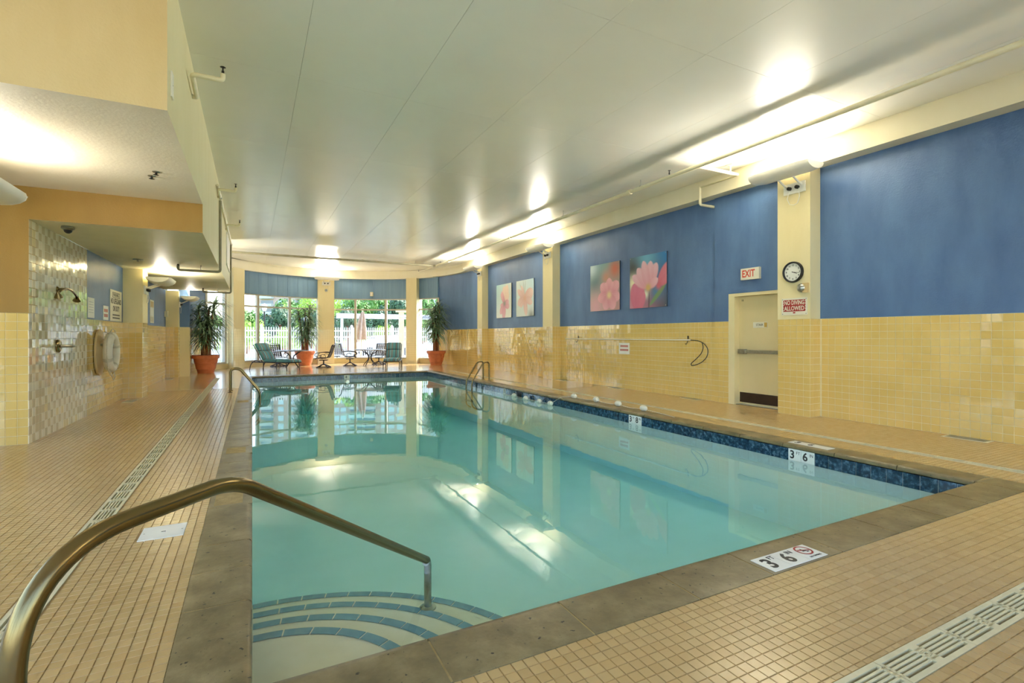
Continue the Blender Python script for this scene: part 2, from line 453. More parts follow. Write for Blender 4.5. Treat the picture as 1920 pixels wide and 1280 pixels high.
for (x0, x1, y0, y1) in near:
    xs, ys = gridlines(NX, x0, x1), gridlines(NY, y0, y1)
    for i in range(len(xs) - 1):
        for j in range(len(ys) - 1):
            w, h = xs[i + 1] - xs[i] - .0034, ys[j + 1] - ys[j] - .0034
            if w < .008 or h < .008: continue
            c = ((xs[i] + xs[i + 1]) / 2, (ys[j] + ys[j + 1]) / 2, 0)
            if -.685 < c[0] < -.415 and 4.10 < c[1] < 4.365: continue      # under the deck lid
            p = proj(c); ins = 0 < p[0] < 1920 and 0 < p[1] < 1280
            cells.append((w * h / p[2] ** 3 if ins and w * h > .002 else 0, c, w, h))
cells.sort(key=lambda x: -x[0])
for a, c, w, h in cells[:300]:
    o = obj('tile', unit_tile(w, h, .004, DECK, .0012), None, floor); o.location = (c[0], c[1], -.004)
b = B(); bv = .0012
for a, c, w, h in cells[300:]:
    x, y = c[0], c[1]; a_, c_ = w / 2, h / 2
    b.add([(x - a_, y - c_, -.004), (x + a_, y - c_, -.004), (x + a_, y + c_, -.004), (x - a_, y + c_, -.004), (x - a_ + bv, y - c_ + bv, 0), (x + a_ - bv, y - c_ + bv, 0), (x + a_ - bv, y + c_ - bv, 0), (x - a_ + bv, y + c_ - bv, 0)],
          [(4, 5, 6, 7), (0, 1, 5, 4), (1, 2, 6, 5), (2, 3, 7, 6), (3, 0, 4, 7)])
obj('tile_field', b, DECK, floor, kind='stuff')

# trench drain around the pool: sections of slotted grate
td = thing('trench_drain', 'cream slotted trench drain set flush in the tan tile deck around the pool', 'drain', (0, 0, 0))
tb = B()
for x0, x1, y0, y1 in [(LD[0], LD[1], ND[0], 18.75), (LD[1], RD[0], ND[0], ND[1]), (RD[0], RD[1], ND[0], 18.75)]:
    flat(tb, x0, x1, y0, y1, -.05)
obj('channel', tb, VOID, td)
gb = B(); L, W = .526, .146
def gbox(x0, x1, y0, y1): gb.box((x0 - W / 2, y0 - L / 2, -.022), (x1 - W / 2, y1 - L / 2, .001))
gbox(0, .022, 0, L); gbox(W - .022, W, 0, L)
xs_ = [.022 + k * (W - .044) / 5 for k in range(6)]
for k in range(5):
    if k < 4: gbox(xs_[k + 1] - .005, xs_[k + 1] + .005, 0, L)
for y0, y1 in ((0, .016), (L / 2 - .028, L / 2 - .010), (L / 2 + .010, L / 2 + .028), (L - .016, L)): gbox(.022, W - .022, y0, y1)
gbox(.022, .055, L / 2 - .010, L / 2 + .010); gbox(W - .055, W - .022, L / 2 - .010, L / 2 + .010)
gm = gb.mesh('grate', GRATE)
def grate(x, y, rz):
    o = obj('grate', gm, None, td); o.location = (x, y, 0); o.rotation_euler.z = rz
y = 18.75 - .265
while y > .9:
    grate(-1.0, y, 0); grate(6.85, y, 0); y -= .53
x = 2.31 + .265 - 6 * .53
while x < 6.6: grate(x, 1.11, PI / 2); x += .53

# ------------------------------------------------------------------ pool
PX0, PX1, PY0, PY1, WZ = -.02, 6.02, 2.19, 18.82, -.19
pb = B()
zn, zf = -1.02, -1.35
pb.add([(PX0, PY0, -.05), (PX1, PY0, -.05), (PX1, PY1, -.05), (PX0, PY1, -.05), (PX0, PY0, zn), (PX1, PY0, zn), (PX1, PY1, zf), (PX0, PY1, zf)],
       [(4, 5, 6, 7), (0, 4, 5, 1)[::-1], (1, 5, 6, 2)[::-1], (2, 6, 7, 3)[::-1], (3, 7, 4, 0)[::-1]])
pool = struct('pool_shell', pb, PLASTER, 'pale plaster pool basin under the water')
CX, CY = 0.0, 2.3
for k, (R, z) in enumerate([(1.64, -.51), (1.33, -.42), (1.02, -.33), (.74, -.25)]):
    sb = B(); n = 28; z0 = zn - .02
    a0, a1 = -.12, PI / 2 + .02
    ring = [(CX + R * math.cos(a0 + (a1 - a0) * i / n), CY + R * math.sin(a0 + (a1 - a0) * i / n)) for i in range(n + 1)]
    ring = [(max(x, PX0), max(y, PY0)) for x, y in ring] + [(PX0, PY0)]
    nn = len(ring)
    sb.add([(x, y, z0) for x, y in ring] + [(x, y, z) for x, y in ring],
           [tuple(nn + i for i in range(nn))] + [(i, (i + 1) % nn, nn + (i + 1) % nn, nn + i) for i in range(nn)])
    st = obj('step', sb, STEPP, pool, label='curved plaster entry step under water')
    cnt = int(R * PI / 2 / .145); tw = (PI / 2 + .10) / cnt
    tb_ = B(); dth = tw * .47
    pts = []
    for rr, zz in ((R - .06, .004), (R + .004, .004), (R + .004, -.03), (R - .06, -.03)):
        for q in (-1, -.33, .33, 1): pts.append((rr * math.cos(dth * q), rr * math.sin(dth * q), zz))
    tb_.add(pts, [(0 + i, 1 + i, 5 + i, 4 + i)[::-1] for i in range(3)] + [(4 + i, 5 + i, 9 + i, 8 + i)[::-1] for i in range(3)] + [(0, 4, 8, 12), (3, 15, 11, 7)])
    tm = tb_.mesh('step_tile', STEPTILE)
    for q in range(cnt):
        th = -.10 + (q + .5) * tw
        if CY + (R - .1) * math.sin(th) < PY0 + .01: continue
        o = obj('edge_tile', tm, None, st); o.location = (CX, CY, z); o.rotation_euler.z = th
# waterline tiles
vt = [-.205, -.052]
def wl(O, U, length, n):
    tile_field(pool, O, U, (0, 0, 1), [length * k / n for k in range(n + 1)], vt, .004, .008, [WTILE], maxparts=120, name='waterline_tile', minpx=2)
wl((PX1, PY1, 0), (0, -1, 0), PY1 - PY0, 109)
wl((PX0, PY1, 0), (1, 0, 0), PX1 - PX0, 39)
wl((PX0, PY0, 0), (0, 1, 0), PY1 - PY0, 109)
wl((PX1, PY0, 0), (-1, 0, 0), PX1 - PX0, 39)
tb = B().box((PX0 - .02, PY0 - .02, -.06), (PX1 + .02, PY0, -.02)).box((PX0 - .02, PY1, -.06), (PX1 + .02, PY1 + .02, -.02)).box((PX0 - .02, PY0, -.06), (PX0, PY1, -.02)).box((PX1, PY0, -.06), (PX1 + .02, PY1, -.02))
obj('mortar_bed', tb, SGROUT, pool)

# coping stones
coping = struct('pool_coping', B().box((-.31, 1.875, -.06), (0 - .03, 19.11, .0015)).box((6.03, 1.875, -.06), (6.32, 19.11, .0015)).box((-.03, 1.875, -.06), (6.03, 2.17, .0015)).box((-.03, 18.84, -.06), (6.03, 19.11, .0015)),
                MORTAR, 'brown stone coping around the pool edge')
def stone(w, L, name='coping_stone'):
    prof = [(0, -.05), (0, .003), (w - .05, .005), (w - .018, .001), (w - .004, -.010), (w, -.026), (w - .004, -.042), (w - .02, -.05)]
    b = B(); b.rings([[(x, y, z) for x, z in prof] for y in (-L / 2 + .005, -L / 2 + .009, L / 2 - .009, L / 2 - .005)])
    return b.mesh(name, COPING, True)
def run(edges, make):
    for a, c in zip(edges, edges[1:]): make((a + c) / 2, c - a)
_sc = {}
def smesh(w, L):
    k = (round(w, 3), round(L, 3))
    if k not in _sc: _sc[k] = stone(w, L)
    return _sc[k]
def left_stone(c, L):
    o = obj('coping_stone', smesh(.31, L), None, coping); o.location = (-.31, c, 0)
def near_stone(c, L):
    o = obj('coping_stone', smesh(.34, L), None, coping); o.location = (c, 1.87, 0); o.rotation_euler.z = PI / 2; o.scale = (1, -1, 1)
def right_stone(c, L):
    o = obj('coping_stone', smesh(.33, L), None, coping); o.location = (6.33, c, 0); o.scale = (-1, 1, 1)
def far_stone(c, L):
    o = obj('coping_stone', smesh(.32, L), None, coping); o.location = (c, 19.12, 0); o.rotation_euler.z = -PI / 2
SK = [(4.62, 5.06), (6.62, 7.06), (11.6, 12.04)]
run([2.21, 2.94, 3.38, 3.81, 4.62], left_stone)
run([5.06, 5.30, 5.75, 6.2, 6.62], left_stone)
run([7.06, 7.5] + [7.5 + .455 * k for k in range(1, 10)], left_stone)
run([12.04 + .45 * k for k in range(0, 16)] , left_stone)
run([-.31, 0.0, .70, 1.39, 2.06, 2.64, 3.31, 3.97, 4.63, 5.31, 6.0, 6.33], near_stone)
run([2.21 + k * (18.8 - 2.21) / 26 for k in range(27)], right_stone)
run([-.31, 0.0] + [.66 * k for k in range(1, 9)] + [6.0, 6.33], far_stone)
# skimmer lids in the left coping
for k, (a, c) in enumerate(SK):
    lb = ['nearest tan skimmer lid in the left coping, below the big handrail', 'tan skimmer lid in the left coping with a brass edge, halfway to the ladder', 'far skimmer lid in the left coping close to the left ladder'][k]
    t_ = thing('pool_skimmer', lb, 'skimmer lid', (-.155, (a + c) / 2, 0), 'skimmer lids in the left coping')
    hl = (c - a) / 2
    obj('surround', B().box((-.155, -hl + .006, -.05), (-.118, hl - .006, .002)).box((.085, -hl + .006, -.05), (.155, hl - .006, .002)).box((-.118, -hl + .006, -.05), (.085, -hl + .05, .002)).box((-.118, hl - .05, -.05), (.085, hl - .006, .002)), COPING, t_)
    obj('lid', B().box((-.108, -hl + .06, -.04), (.075, hl - .06, .001)), CREAM if k else DECK, t_)
    obj('frame', B().box((-.118, -hl + .05, -.05), (.085, hl - .05, -.006)), RAIL, t_)
# water body
wb = B().box((PX0 - .05, PY0 - .05, -1.7), (PX1 + .05, PY1 + .05, WZ))
wo = obj('pool_water', wb, WATER); tag(wo, 'clear turquoise pool water mirroring the windows and walls', 'water'); wo['kind'] = 'stuff'

# ------------------------------------------------------------------ room shell
TZ, BZ, CZ, SZ, UZ = 1.65, 4.2, 4.57, 2.83, 3.24       # tile top, beam, ceiling, soffit, upper bulkhead
TP = .11
RX, RC = 8.55, 8.28
LX, LC = -2.5, -2.15
AC = (3.3, 20.9)
def arc(R, deg):
    a = math.radians(deg); return (AC[0] + R * math.sin(a), AC[1] + R * math.cos(a))
def arcband(b, R0, R1, d0, d1, z0, z1, n):
    rings = []
    for i in range(n + 1):
        d = d0 + (d1 - d0) * i / n; p, q = arc(R0, d), arc(R1, d)
        rings.append([(p[0], p[1], z0), (q[0], q[1], z0), (q[0], q[1], z1), (p[0], p[1], z1)])
    return b.rings(rings)

# right wall
b = B().box((RX - .001, -3.2, 0), (RX + .35, 5.8, TZ)).box((RX - .001, 7.0, 0), (RX + .35, 20.9, TZ)); b.k = 1
b.box((RX, -3.2, TZ), (RX + .35, 5.8, BZ)).box((RX, 7.0, TZ), (RX + .35, 20.9, BZ)).box((RX, 5.8, 2.19), (RX + .35, 7.0, BZ))
wr = struct('wall_right', b, [WGROUT, BLUE], 'right wall, blue paint above yellow tiles')
vr = [TZ * k / 15 for k in range(16)]
def skipcols(i, j, C):
    for y0, y1 in ((5.2, 5.8), (5.8, 7.36), (13.3, 13.92), (18.7, 19.2)):
        if y0 < C.y < y1: return None
    return 0
tile_field(wr, (RX + .004, 20.9, 0), (0, -1, 0), (0, 0, 1), steps(0, 23.9, TP), vr, .004, .008, [YTILE], skipcols, .010, 300)
# furring beside the door
b = B().box((RX - .03, 7.02, 0), (RX + .01, 7.36, TZ)); b.k = 1; b.box((RX - .035, 7.02, TZ), (RX + .01, 7.36, BZ)).box((RX - .035, 5.78, 2.2), (RX + .01, 7.02, BZ))
dw = struct('wall_door_bay', b, [WGROUT, BLUE], 'blue painted wall bay around the stair door')
tile_field(dw, (RX - .026, 7.36, 0), (0, -1, 0), (0, 0, 1), [0, .11, .22, .34], vr, .004, .008, [YTILE], None, .006)
# columns
def column(x0, x1, y0, y1, ztop, label, faces):
    b = B().box((x0, y0, 0), (x1, y1, TZ)); b.k = 1; b.box((x0 - .004 if x0 > 0 else x0, y0 - .004, TZ), (x1 if x0 > 0 else x1 + .004, y1 + .004, ztop))
    c = struct('column', b, [WGROUT, YPAINT], label)
    for f in faces:
        if f == '-x': tile_field(c, (x0 + .004, y1, 0), (0, -1, 0), (0, 0, 1), [(y1 - y0) * k / 5 for k in range(6)], vr, .004, .007, [YTILE], None, .006, 90)
        if f == '+x': tile_field(c, (x1 - .004, y0, 0), (0, 1, 0), (0, 0, 1), [(y1 - y0) * k / 5 for k in range(6)], vr, .004, .007, [YTILE], None, .006, 90)
        if f == '-y': tile_field(c, (x0, y0 + .004, 0), (1, 0, 0), (0, 0, 1), [(x1 - x0) * k / 3 for k in range(4)], vr, .004, .007, [YTILE], None, .006, 60)
        if f == '+y': tile_field(c, (x1, y1 - .004, 0), (-1, 0, 0), (0, 0, 1), [(x1 - x0) * k / 3 for k in range(4)], vr, .004, .007, [YTILE], None, .006, 60)
    return c
column(RC, RX + .02, 5.2, 5.78, BZ, 'yellow column by the stair door with the clock', ('-x', '-y'))
column(RC, RX + .02, 13.32, 13.9, BZ, 'yellow column between the two pairs of flower pictures', ('-x', '-y'))
column(RC, RX + .02, 18.72, 19.18, BZ, 'farthest yellow column on the right wall', ('-x', '-y'))
column(RC, RX + .02, -2.2, -1.6, BZ, 'yellow column behind the camera', ('-x',))
column(LX - .02, LC, 13.6, 14.2, SZ, 'nearer yellow column on the left wall', ('+x', '-y'))
column(LX - .02, LC, 19.68, 20.2, SZ, 'farther yellow column on the left wall', ('+x', '-y'))
column(-3.25, -2.62, 6.2, 6.85, UZ, 'yellow column left of the frame', ('+x',))
# beam along the right wall and round the end
b = B().box((RC, -3.2, BZ), (9.0, 20.9, CZ)); arcband(b, 5.02, 5.6, -100, 90, BZ, CZ, 60)
struct('trim_1', b, BEAM, 'cream beam under the ceiling along the right wall and the curved end', True)
struct('trim_2', arcband(B(), 4.99, 5.2, -62, 62, BZ - .03, BZ, 40), OFFW, 'thin white ledge under the curved beam', True)
# left walls
b = B().box((LX - .3, 8.46, 0), (LX - .001, 20.9, TZ)).box((LX - .3, 8.46, TZ), (LX - .001, 10.93, SZ)); b.k = 1
b.box((LX - .3, 10.93, TZ), (LX, 20.4, SZ))
wlft = struct('wall_left', b, [SGROUT, BLUE], 'left wall with the tiled shower and blue paint')
rr_ = random.Random(3)
def shower_pick(i, j, C):
    if C.z > TZ and C.y > 10.93: return None
    if 13.58 < C.y < 14.22 or C.y > 19.66: return None
    if C.y > 10.93: return 3
    return ((i + j) % 2 if rr_.random() < .8 else rr_.choice((0, 1, 2)))
vs_ = [TZ * k / 15 for k in range(16)] + [TZ + (SZ - TZ) * k / 11 for k in range(1, 12)]
tile_field(wlft, (LX - .006, 8.42, 0), (0, 1, 0), (0, 0, 1), steps(0, 2.51, .1095) + steps(2.62, 5.16, TP), vs_, .004, .008, STILE + [YTILE], shower_pick, .010, 300)
tile_field(wlft, (LX - .006, 14.2, 0), (0, 1, 0), (0, 0, 1), steps(0, 6.2, TP), vr, .004, .008, [YTILE], lambda i, j, C: None if 19.66 < C.y else 0, .008, 0)
# ochre cross wall at the left
b = B().box((-6.2, 8.43, 0), (LX - .004, 8.7, TZ)); b.k = 1; b.box((-6.2, 8.42, TZ), (LX, 8.7, UZ))
wo_ = struct('wall_left_cross', b, [WGROUT, OPAINT], 'ochre wall facing the pool with yellow tiles below')
tile_field(wo_, (LX - 33 * .11, 8.432, 0), (1, 0, 0), (0, 0, 1), [.11 * k for k in range(34)], vr, .004, .007, [YTILE], None, .006)
b = B().box((-6.4, -3.2, 0), (-6.2, 8.7, .35)).box((-6.4, -3.2, 4.35), (-6.2, 8.7, CZ))  # unseen wall; its windows are added to let daylight in from the left
for k in range(5): b.box((-6.4, -3.4 + k * 2.95, .35), (-6.2, -3.2 + k * 2.95, 4.35))
wol = struct('wall_left_outer', b, YPAINT, 'unseen outer left wall with tall windows added for daylight')
for k in range(4): obj('pane', B().add([(-6.3, -3.2 + k * 2.95, .35), (-6.3, -.45 + k * 2.95, .35), (-6.3, -.45 + k * 2.95, 4.35), (-6.3, -3.2 + k * 2.95, 4.35)], [(0, 1, 2, 3)]), GLASS, wol)
b = B().box((-6.4, -3.4, 0), (9.0, -3.2, .35)).box((-6.4, -3.4, 4.35), (9.0, -3.2, CZ))  # rear windows added out of view to light the near half of the room
for k in range(6): b.box((-6.4 + k * 3.04, -3.4, .35), (-6.2 + k * 3.04, -3.2, 4.35))
wbk = struct('wall_back', b, YPAINT, 'wall behind the camera with tall windows added to brighten the room')
for k in range(5): obj('pane', B().add([(-6.2 + k * 3.04, -3.3, .35), (-3.36 + k * 3.04, -3.3, .35), (-3.36 + k * 3.04, -3.3, 4.35), (-6.2 + k * 3.04, -3.3, 4.35)], [(0, 1, 2, 3)]), GLASS, wbk)
# bulkheads
b = B(); b.add([(-6.2, 5.05, UZ), (-.63, 5.05, UZ), (-.63, 5.05, CZ), (-6.2, 5.05, CZ)], [(0, 1, 2, 3)])
b.k = 1; b.add([(-.63, 5.05, UZ), (-.63, 8.42, UZ), (-.63, 8.42, CZ), (-.63, 5.05, CZ)], [(0, 1, 2, 3)])
b.k = 2; b.add([(-6.2, 8.42, UZ), (-.63, 8.42, UZ), (-.63, 5.05, UZ), (-6.2, 5.05, UZ)], [(0, 1, 2, 3)])
struct('trim_3', b, [BPAINT, SOFFIT, CREAM], 'upper bulkhead with tan front and white underside at the top left')
b = B(); b.add([(LX, 8.42, SZ), (-.63, 8.42, SZ), (-.63, 8.42, UZ), (LX, 8.42, UZ)], [(0, 1, 2, 3)])
b.k = 1; b.add([(-.63, 8.42, SZ), (-.63, 19.2, SZ), (-.63, 19.2, CZ), (-.63, 8.42, CZ)], [(0, 1, 2, 3)]).add([(-.63, 19.2, SZ), (LX - .1, 19.2, SZ), (LX - .1, 19.2, CZ), (-.63, 19.2, CZ)], [(0, 1, 2, 3)])
b.add([(LX, 19.2, SZ), (-.63, 19.2, SZ), (-.63, 8.42, SZ), (LX, 8.42, SZ)], [(0, 1, 2, 3)])
b.add([(LX - .1, 20.9, SZ), (LX - .1, 19.2, SZ), (LX - .1, 19.2, CZ), (LX - .1, 20.9, CZ)], [(0, 1, 2, 3)])
struct('trim_4', b, [OPAINT, SOFFIT], 'lower soffit over the left deck with ochre front')
# ceiling slab and panels
ring = [(-6.4, -3.4), (9.0, -3.4), (9.0, 20.9)] + [arc(5.62, 90 - 6 * k) for k in range(31)] + [(-6.4, 20.9)]
b = B(); n_ = len(ring); b.add([(x, y, CZ + .012) for x, y in ring] + [(x, y, CZ + .25) for x, y in ring],
                               [tuple(range(n_))[::-1], tuple(range(n_, 2 * n_))] + [(i, (i + 1) % n_, n_ + (i + 1) % n_, n_ + i) for i in range(n_)])
b.mi = [0] * len(b.f)
ceil = struct('ceiling', b, [SEAM], 'glossy cream board ceiling')
xs_ = [-6.2, -4.92, -3.56, -2.2, -.84, .52, 1.88, 3.24, 4.6, 5.96, 7.32, 8.3]
ys_ = [-3.2, -1.2, 1.45, 4.1, 6.75, 9.37, 12.0, 14.75, 17.4, 20.1, 22.8, 26.5]
for i in range(len(xs_) - 1):
    for j in range(len(ys_) - 1):
        x0, x1, y0, y1 = xs_[i], xs_[i + 1], ys_[j], ys_[j + 1]
        g = .0016
        if x1 < -.6 and y1 > 5.2 and y0 < 19:
            continue
        if y1 > 20.9:
            poly = [(x0 + g, y0 + g)]
            def cl(x, y):
                dx, dy = x - AC[0], y - AC[1]; r = math.hypot(dx, max(dy, 0))
                return (x, y) if r <= 5.1 or dy < 0 and abs(dx) < 5.1 else ((AC[0] + dx * 5.1 / r, AC[1] + max(dy, 0) * 5.1 / r) if dy > 0 else (AC[0] + math.copysign(5.1, dx), y))
            pts = []
            for k in range(9): pts.append(cl(x0 + g + (x1 - x0 - 2 * g) * k / 8, y0 + g))
            for k in range(1, 9): pts.append(cl(x1 - g, y0 + g + (y1 - y0 - 2 * g) * k / 8))
            for k in range(1, 9): pts.append(cl(x1 - g - (x1 - x0 - 2 * g) * k / 8, y1 - g))
            for k in range(1, 8): pts.append(cl(x0 + g, y1 - g - (y1 - y0 - 2 * g) * k / 8))
            ar = sum(pts[k][0] * pts[(k + 1) % len(pts)][1] - pts[(k + 1) % len(pts)][0] * pts[k][1] for k in range(len(pts))) / 2
            if ar < .25: continue
            nn = len(pts); bb = B().add([(x, y, CZ) for x, y in pts] + [(x, y, CZ + .012) for x, y in pts], [tuple(range(nn))[::-1]] + [(k, (k + 1) % nn, nn + (k + 1) % nn, nn + k) for k in range(nn)])
        else:
            bb = B().box((x0 + g, y0 + g, CZ), (x1 - g, y1 - g, CZ + .012))
        obj('ceiling_panel', bb, CEIL, ceil)

# ------------------------------------------------------------------ curved end wall with windows
WT, WM, WS = 3.2, 2.66, .28
b = B()
arcband(b, 5.25, 5.55, -52.5, -47, 0, BZ, 3); arcband(b, 5.25, 5.55, -5, 2, 0, BZ, 3); arcband(b, 5.25, 5.55, 44.5, 50, 0, BZ, 3)
arcband(b, 5.25, 5.55, -70, 64, 0, WS - .06, 40)
arcband(b, 5.25, 5.55, -100, -69, 0, TZ, 10); arcband(b, 5.25, 5.55, 63.5, 90, 0, TZ, 10); b.k = 1
arcband(b, 5.25, 5.55, -100, -69, TZ, BZ, 10); arcband(b, 5.25, 5.55, 63.5, 90, TZ, BZ, 10)
wend = struct('wall_end', b, [YPAINT, BLUE], 'curved end wall around the windows', False)
for d0, d1 in ((-90, -69.4), (64, 89.5)):
    nd = max(1, int(abs(d1 - d0) / 1.2))
    b = B()
    for k in range(nd):
        for j in range(15):
            a, c = d0 + (d1 - d0) * k / nd, d0 + (d1 - d0) * (k + 1) / nd
            p, q = arc(5.245, a + .03), arc(5.245, c - .03)
            z0, z1 = vr[j] + .002, vr[j + 1] - .002; ox, oy = rr_.gauss(0, .0006), rr_.gauss(0, .0006)
            r_ = [(p[0], p[1], z0), (q[0], q[1], z0), (q[0], q[1], z1), (p[0], p[1], z1)]
            mid = arc(5.237 + ox, (a + c) / 2); p2, q2 = arc(5.237 + ox, a + .05), arc(5.237 + oy, c - .05)
            b.add(r_ + [(p2[0], p2[1], z0 + .002), (q2[0], q2[1], z0 + .002), (q2[0], q2[1], z1 - .002), (p2[0], p2[1], z1 - .002)],
                  [(4, 5, 6, 7)[::-1], (0, 1, 5, 4)[::-1], (1, 2, 6, 5)[::-1], (2, 3, 7, 6)[::-1], (3, 0, 4, 7)[::-1]])
    obj('tile_field', b, YTILE, wend, kind='stuff')
# columns at the end wall (turned to the room)
def endcol(d, w, label):
    p = arc(4.95, d); a = math.radians(d)
    mt = basis((p[0], p[1], 0), (math.cos(a), -math.sin(a), 0), (math.sin(a), math.cos(a), 0))
    if True:
        bb = B().box((-w / 2, 0, 0), (w / 2, .5, TZ)); bb.k = 1; bb.box((-w / 2 - .003, -.003, TZ), (w / 2 + .003, .5, BZ)); bb.xform(mt)
    c = struct('column', bb, [WGROUT, YPAINT], label)
    X = Vector((math.cos(a), -math.sin(a), 0)); Y = Vector((math.sin(a), math.cos(a), 0)); O = Vector((p[0], p[1], 0))
    n = round(w / .11)
    tile_field(c, O - X * (w / 2) - Y * .004, X, (0, 0, 1), [w * k / n for k in range(n + 1)], vr, .004, .006, [PTILE], None, .004, 0)
    tile_field(c, O + X * (w / 2 + .004), Y, (0, 0, 1), [.11, .22, .33, .44], vr, .004, .006, [PTILE], None, .004, 0)
    tile_field(c, O - X * (w / 2 + .004) + Y * .5, -Y, (0, 0, 1), [.06, .17, .28, .39, .5], vr, .004, .006, [PTILE], None, .004, 0)
endcol(-50, .62, 'pale column left of the curved windows')
endcol(-1.3, .74, 'middle column between the two curved windows')
endcol(47.3, .58, 'pale column right of the curved windows')
# window bays
def bay(name, edges, label, bluetop=True):
    d0, d1 = edges[0], edges[-1]
    fb_ = B()
    arcband(fb_, 5.22, 5.32, d0, d1, WT - .05, WT + .01, 14); arcband(fb_, 5.22, 5.32, d0, d1, WM - .035, WM + .035, 14); arcband(fb_, 5.18, 5.36, d0, d1, WS - .07, WS, 14)
    for d in edges:
        p = arc(5.27, d); a = math.radians(d)
        mt = basis((p[0], p[1], 0), (math.cos(a), -math.sin(a), 0), (math.sin(a), math.cos(a), 0))
        fb_.obox(mt, (-.055, -.06, WS - .02), (.055, .06, WT))
    w = struct(name, fb_, MULL, label)
    for a, c in zip(edges, edges[1:]):
        for z0, z1 in ((WS, WM - .03), (WM + .03, WT - .04)):
            p, q = arc(5.27, a + .5), arc(5.27, c - .5); pp, qq = arc(5.278, a + .5), arc(5.278, c - .5)
            obj('pane', B().add([(p[0], p[1], z0), (q[0], q[1], z0), (q[0], q[1], z1), (p[0], p[1], z1)], [(0, 1, 2, 3)]), GLASS, w)
    if bluetop:
        nb = 8
        for k in range(nb):
            a = d0 + (d1 - d0) * k / nb; c = d0 + (d1 - d0) * (k + 1) / nb
            obj('blue_board', arcband(B(), 5.2, 5.26, a + .02, c - .02, WT, BZ, 2), BLUEP, w)
bay('window_1', [-69, -55], 'narrow window left of the left end column')
bay('window_2', [-46.5, -36, -19.4, -5], 'left curved window with white mullions')
bay('window_3', [2.2, 14.2, 30.6, 44.5], 'right curved window with white mullions')
bay('window_4', [50, 63.5], 'narrow window right of the right end column')

# ------------------------------------------------------------------ stair door
b = B().box((RX - .03, 6.88, 0), (RX + .2, 7.02, 2.14)).box((RX - .03, 5.74, 2.14), (RX + .2, 7.02, 2.2))
df = struct('trim_5', b, YPAINT, 'yellow door frame')
d1 = struct('door_1', B().box((8.66, 5.86, .015), (8.71, 6.88, 2.14)), DOORP, 'cream stair door with a push bar')
pbm = B().box((8.60, 5.9, 1.02), (8.645, 6.84, 1.085)); obj('push_bar', pbm, STEEL, d1)
obj('bar_end', B().box((8.59, 6.70, 1.005), (8.662, 6.86, 1.10)), STEEL, d1)
obj('kick_plate', B().box((8.652, 5.88, .05), (8.662, 6.86, .245)), KICK, d1)
obj('threshold', B().box((8.56, 5.8, 0), (8.75, 6.88, .012)), STEEL, d1)
nb = obj('name_plate', B().box((8.652, 6.25, 1.515), (8.66, 6.56, 1.625)), OFFW, d1)
o = text('STAIR', .06, 0, 0, 0, INK, d1); o.matrix_local = RW(8.650, 6.42, 1.57)
obj('plate_screw', B().box((8.648, 6.26, 1.525), (8.653, 6.32, 1.615)), mottled('brass', '#c9a85a', '#d4b468', 9, .4, metal=.8), d1)
o = text('18', .055, 0, 0, 0, INK, d1); o.matrix_local = RW(8.652, 6.80, 2.06)

# ------------------------------------------------------------------ wall uplights
def uplight_mesh():
    L, n = 1.06, 8
    rings = []
    for x in (-L / 2, -L / 2 + .14, L / 2 - .14, L / 2):
        s_ = .86 if abs(x) > L / 2 - .05 else 1.0
        r = [(x, .30 - .24 * math.cos(PI * k / n) * s_, -.13 * math.sin(PI * k / n) * s_ + .03) for k in range(n + 1)]
        r += [(x, .30 - .235 * math.cos(PI * k / n) * s_, -.12 * math.sin(PI * k / n) * s_ + .03) for k in reversed(range(n + 1))]
        rings.append(r)
    b = B().rings(rings)
    for x, d in ((-L / 2, -.012), (L / 2, .012)):            # closed end plates
        e = [(.30 - .21 * math.cos(PI * k / n), -.112 * math.sin(PI * k / n) + .03) for k in range(n + 1)]
        b.rings([[(x, y, z) for y, z in e], [(x + d, y, z) for y, z in e]])
    return b
_um = {}
def uplight(mt, label, watts=UPLIGHT_W, scale=1.0):
    """local x along the wall, y out of the wall, z up; origin where the trough bracket meets the wall"""
    t_ = thing('wall_uplight', label, 'light', mt @ Matrix.Scale(scale, 4), 'uplights on the columns')
    if not _um:
        _um['trough'] = uplight_mesh().mesh('reflector', WHITE, True)
        _um['tube'] = B().tube([(-.42, .30, -.02), (.42, .30, -.02)], .02, 8).mesh('tube', TUBE, True)
        bb = B().tube([(0, 0, -.2), (0, .1, -.17), (0, .26, -.09)], .018, 6)
        _um['bracket'] = bb.mesh('bracket', WHITE, True)
        _um['plate'] = B().box((-.19, 0, -.32), (.19, .03, -.14)).mesh('ballast_plate', WHITE)
        _um['knob'] = B().lathe([(.0, 0), (.032, 0), (.032, .05), (.024, .06), (.0, .06)], 10).xform(Matrix.Rotation(-PI / 2, 4, 'X')).mesh('knob', BLACK, True)
        _um['wire'] = B().tube([(-.09, .04, -.25), (-.11, .05, -.4), (-.07, .04, -.5), (0, .03, -.52), (.07, .04, -.5), (.11, .05, -.4), (.07, .04, -.25)], .006, 5).mesh('wire', WHITE, True)
    for x in (-.13, .13):
        o = obj('bracket', _um['bracket'], None, t_); o.location = (x, 0, 0)
    for k in ('trough', 'tube', 'plate', 'wire'):
        obj({'trough': 'reflector', 'tube': 'lamp_tube', 'plate': 'ballast_plate'}.get(k, k), _um[k], None, t_)
    for x in (-.07, .07):
        o = obj('knob', _um['knob'], None, t_); o.location = (x, .03, -.23)
    la = bpy.data.lights.new('uplight', 'AREA'); la.shape = 'RECTANGLE'; la.size = .84 * scale; la.size_y = .12 * scale
    la.energy = watts; la.color = (1.0, .93, .80)
    lo = bpy.data.objects.new('lamp', la); COL.objects.link(lo); lo.parent = t_
    lo.location = (0, .30, .045); lo.rotation_euler = (PI - .95, 0, 0)
    return t_
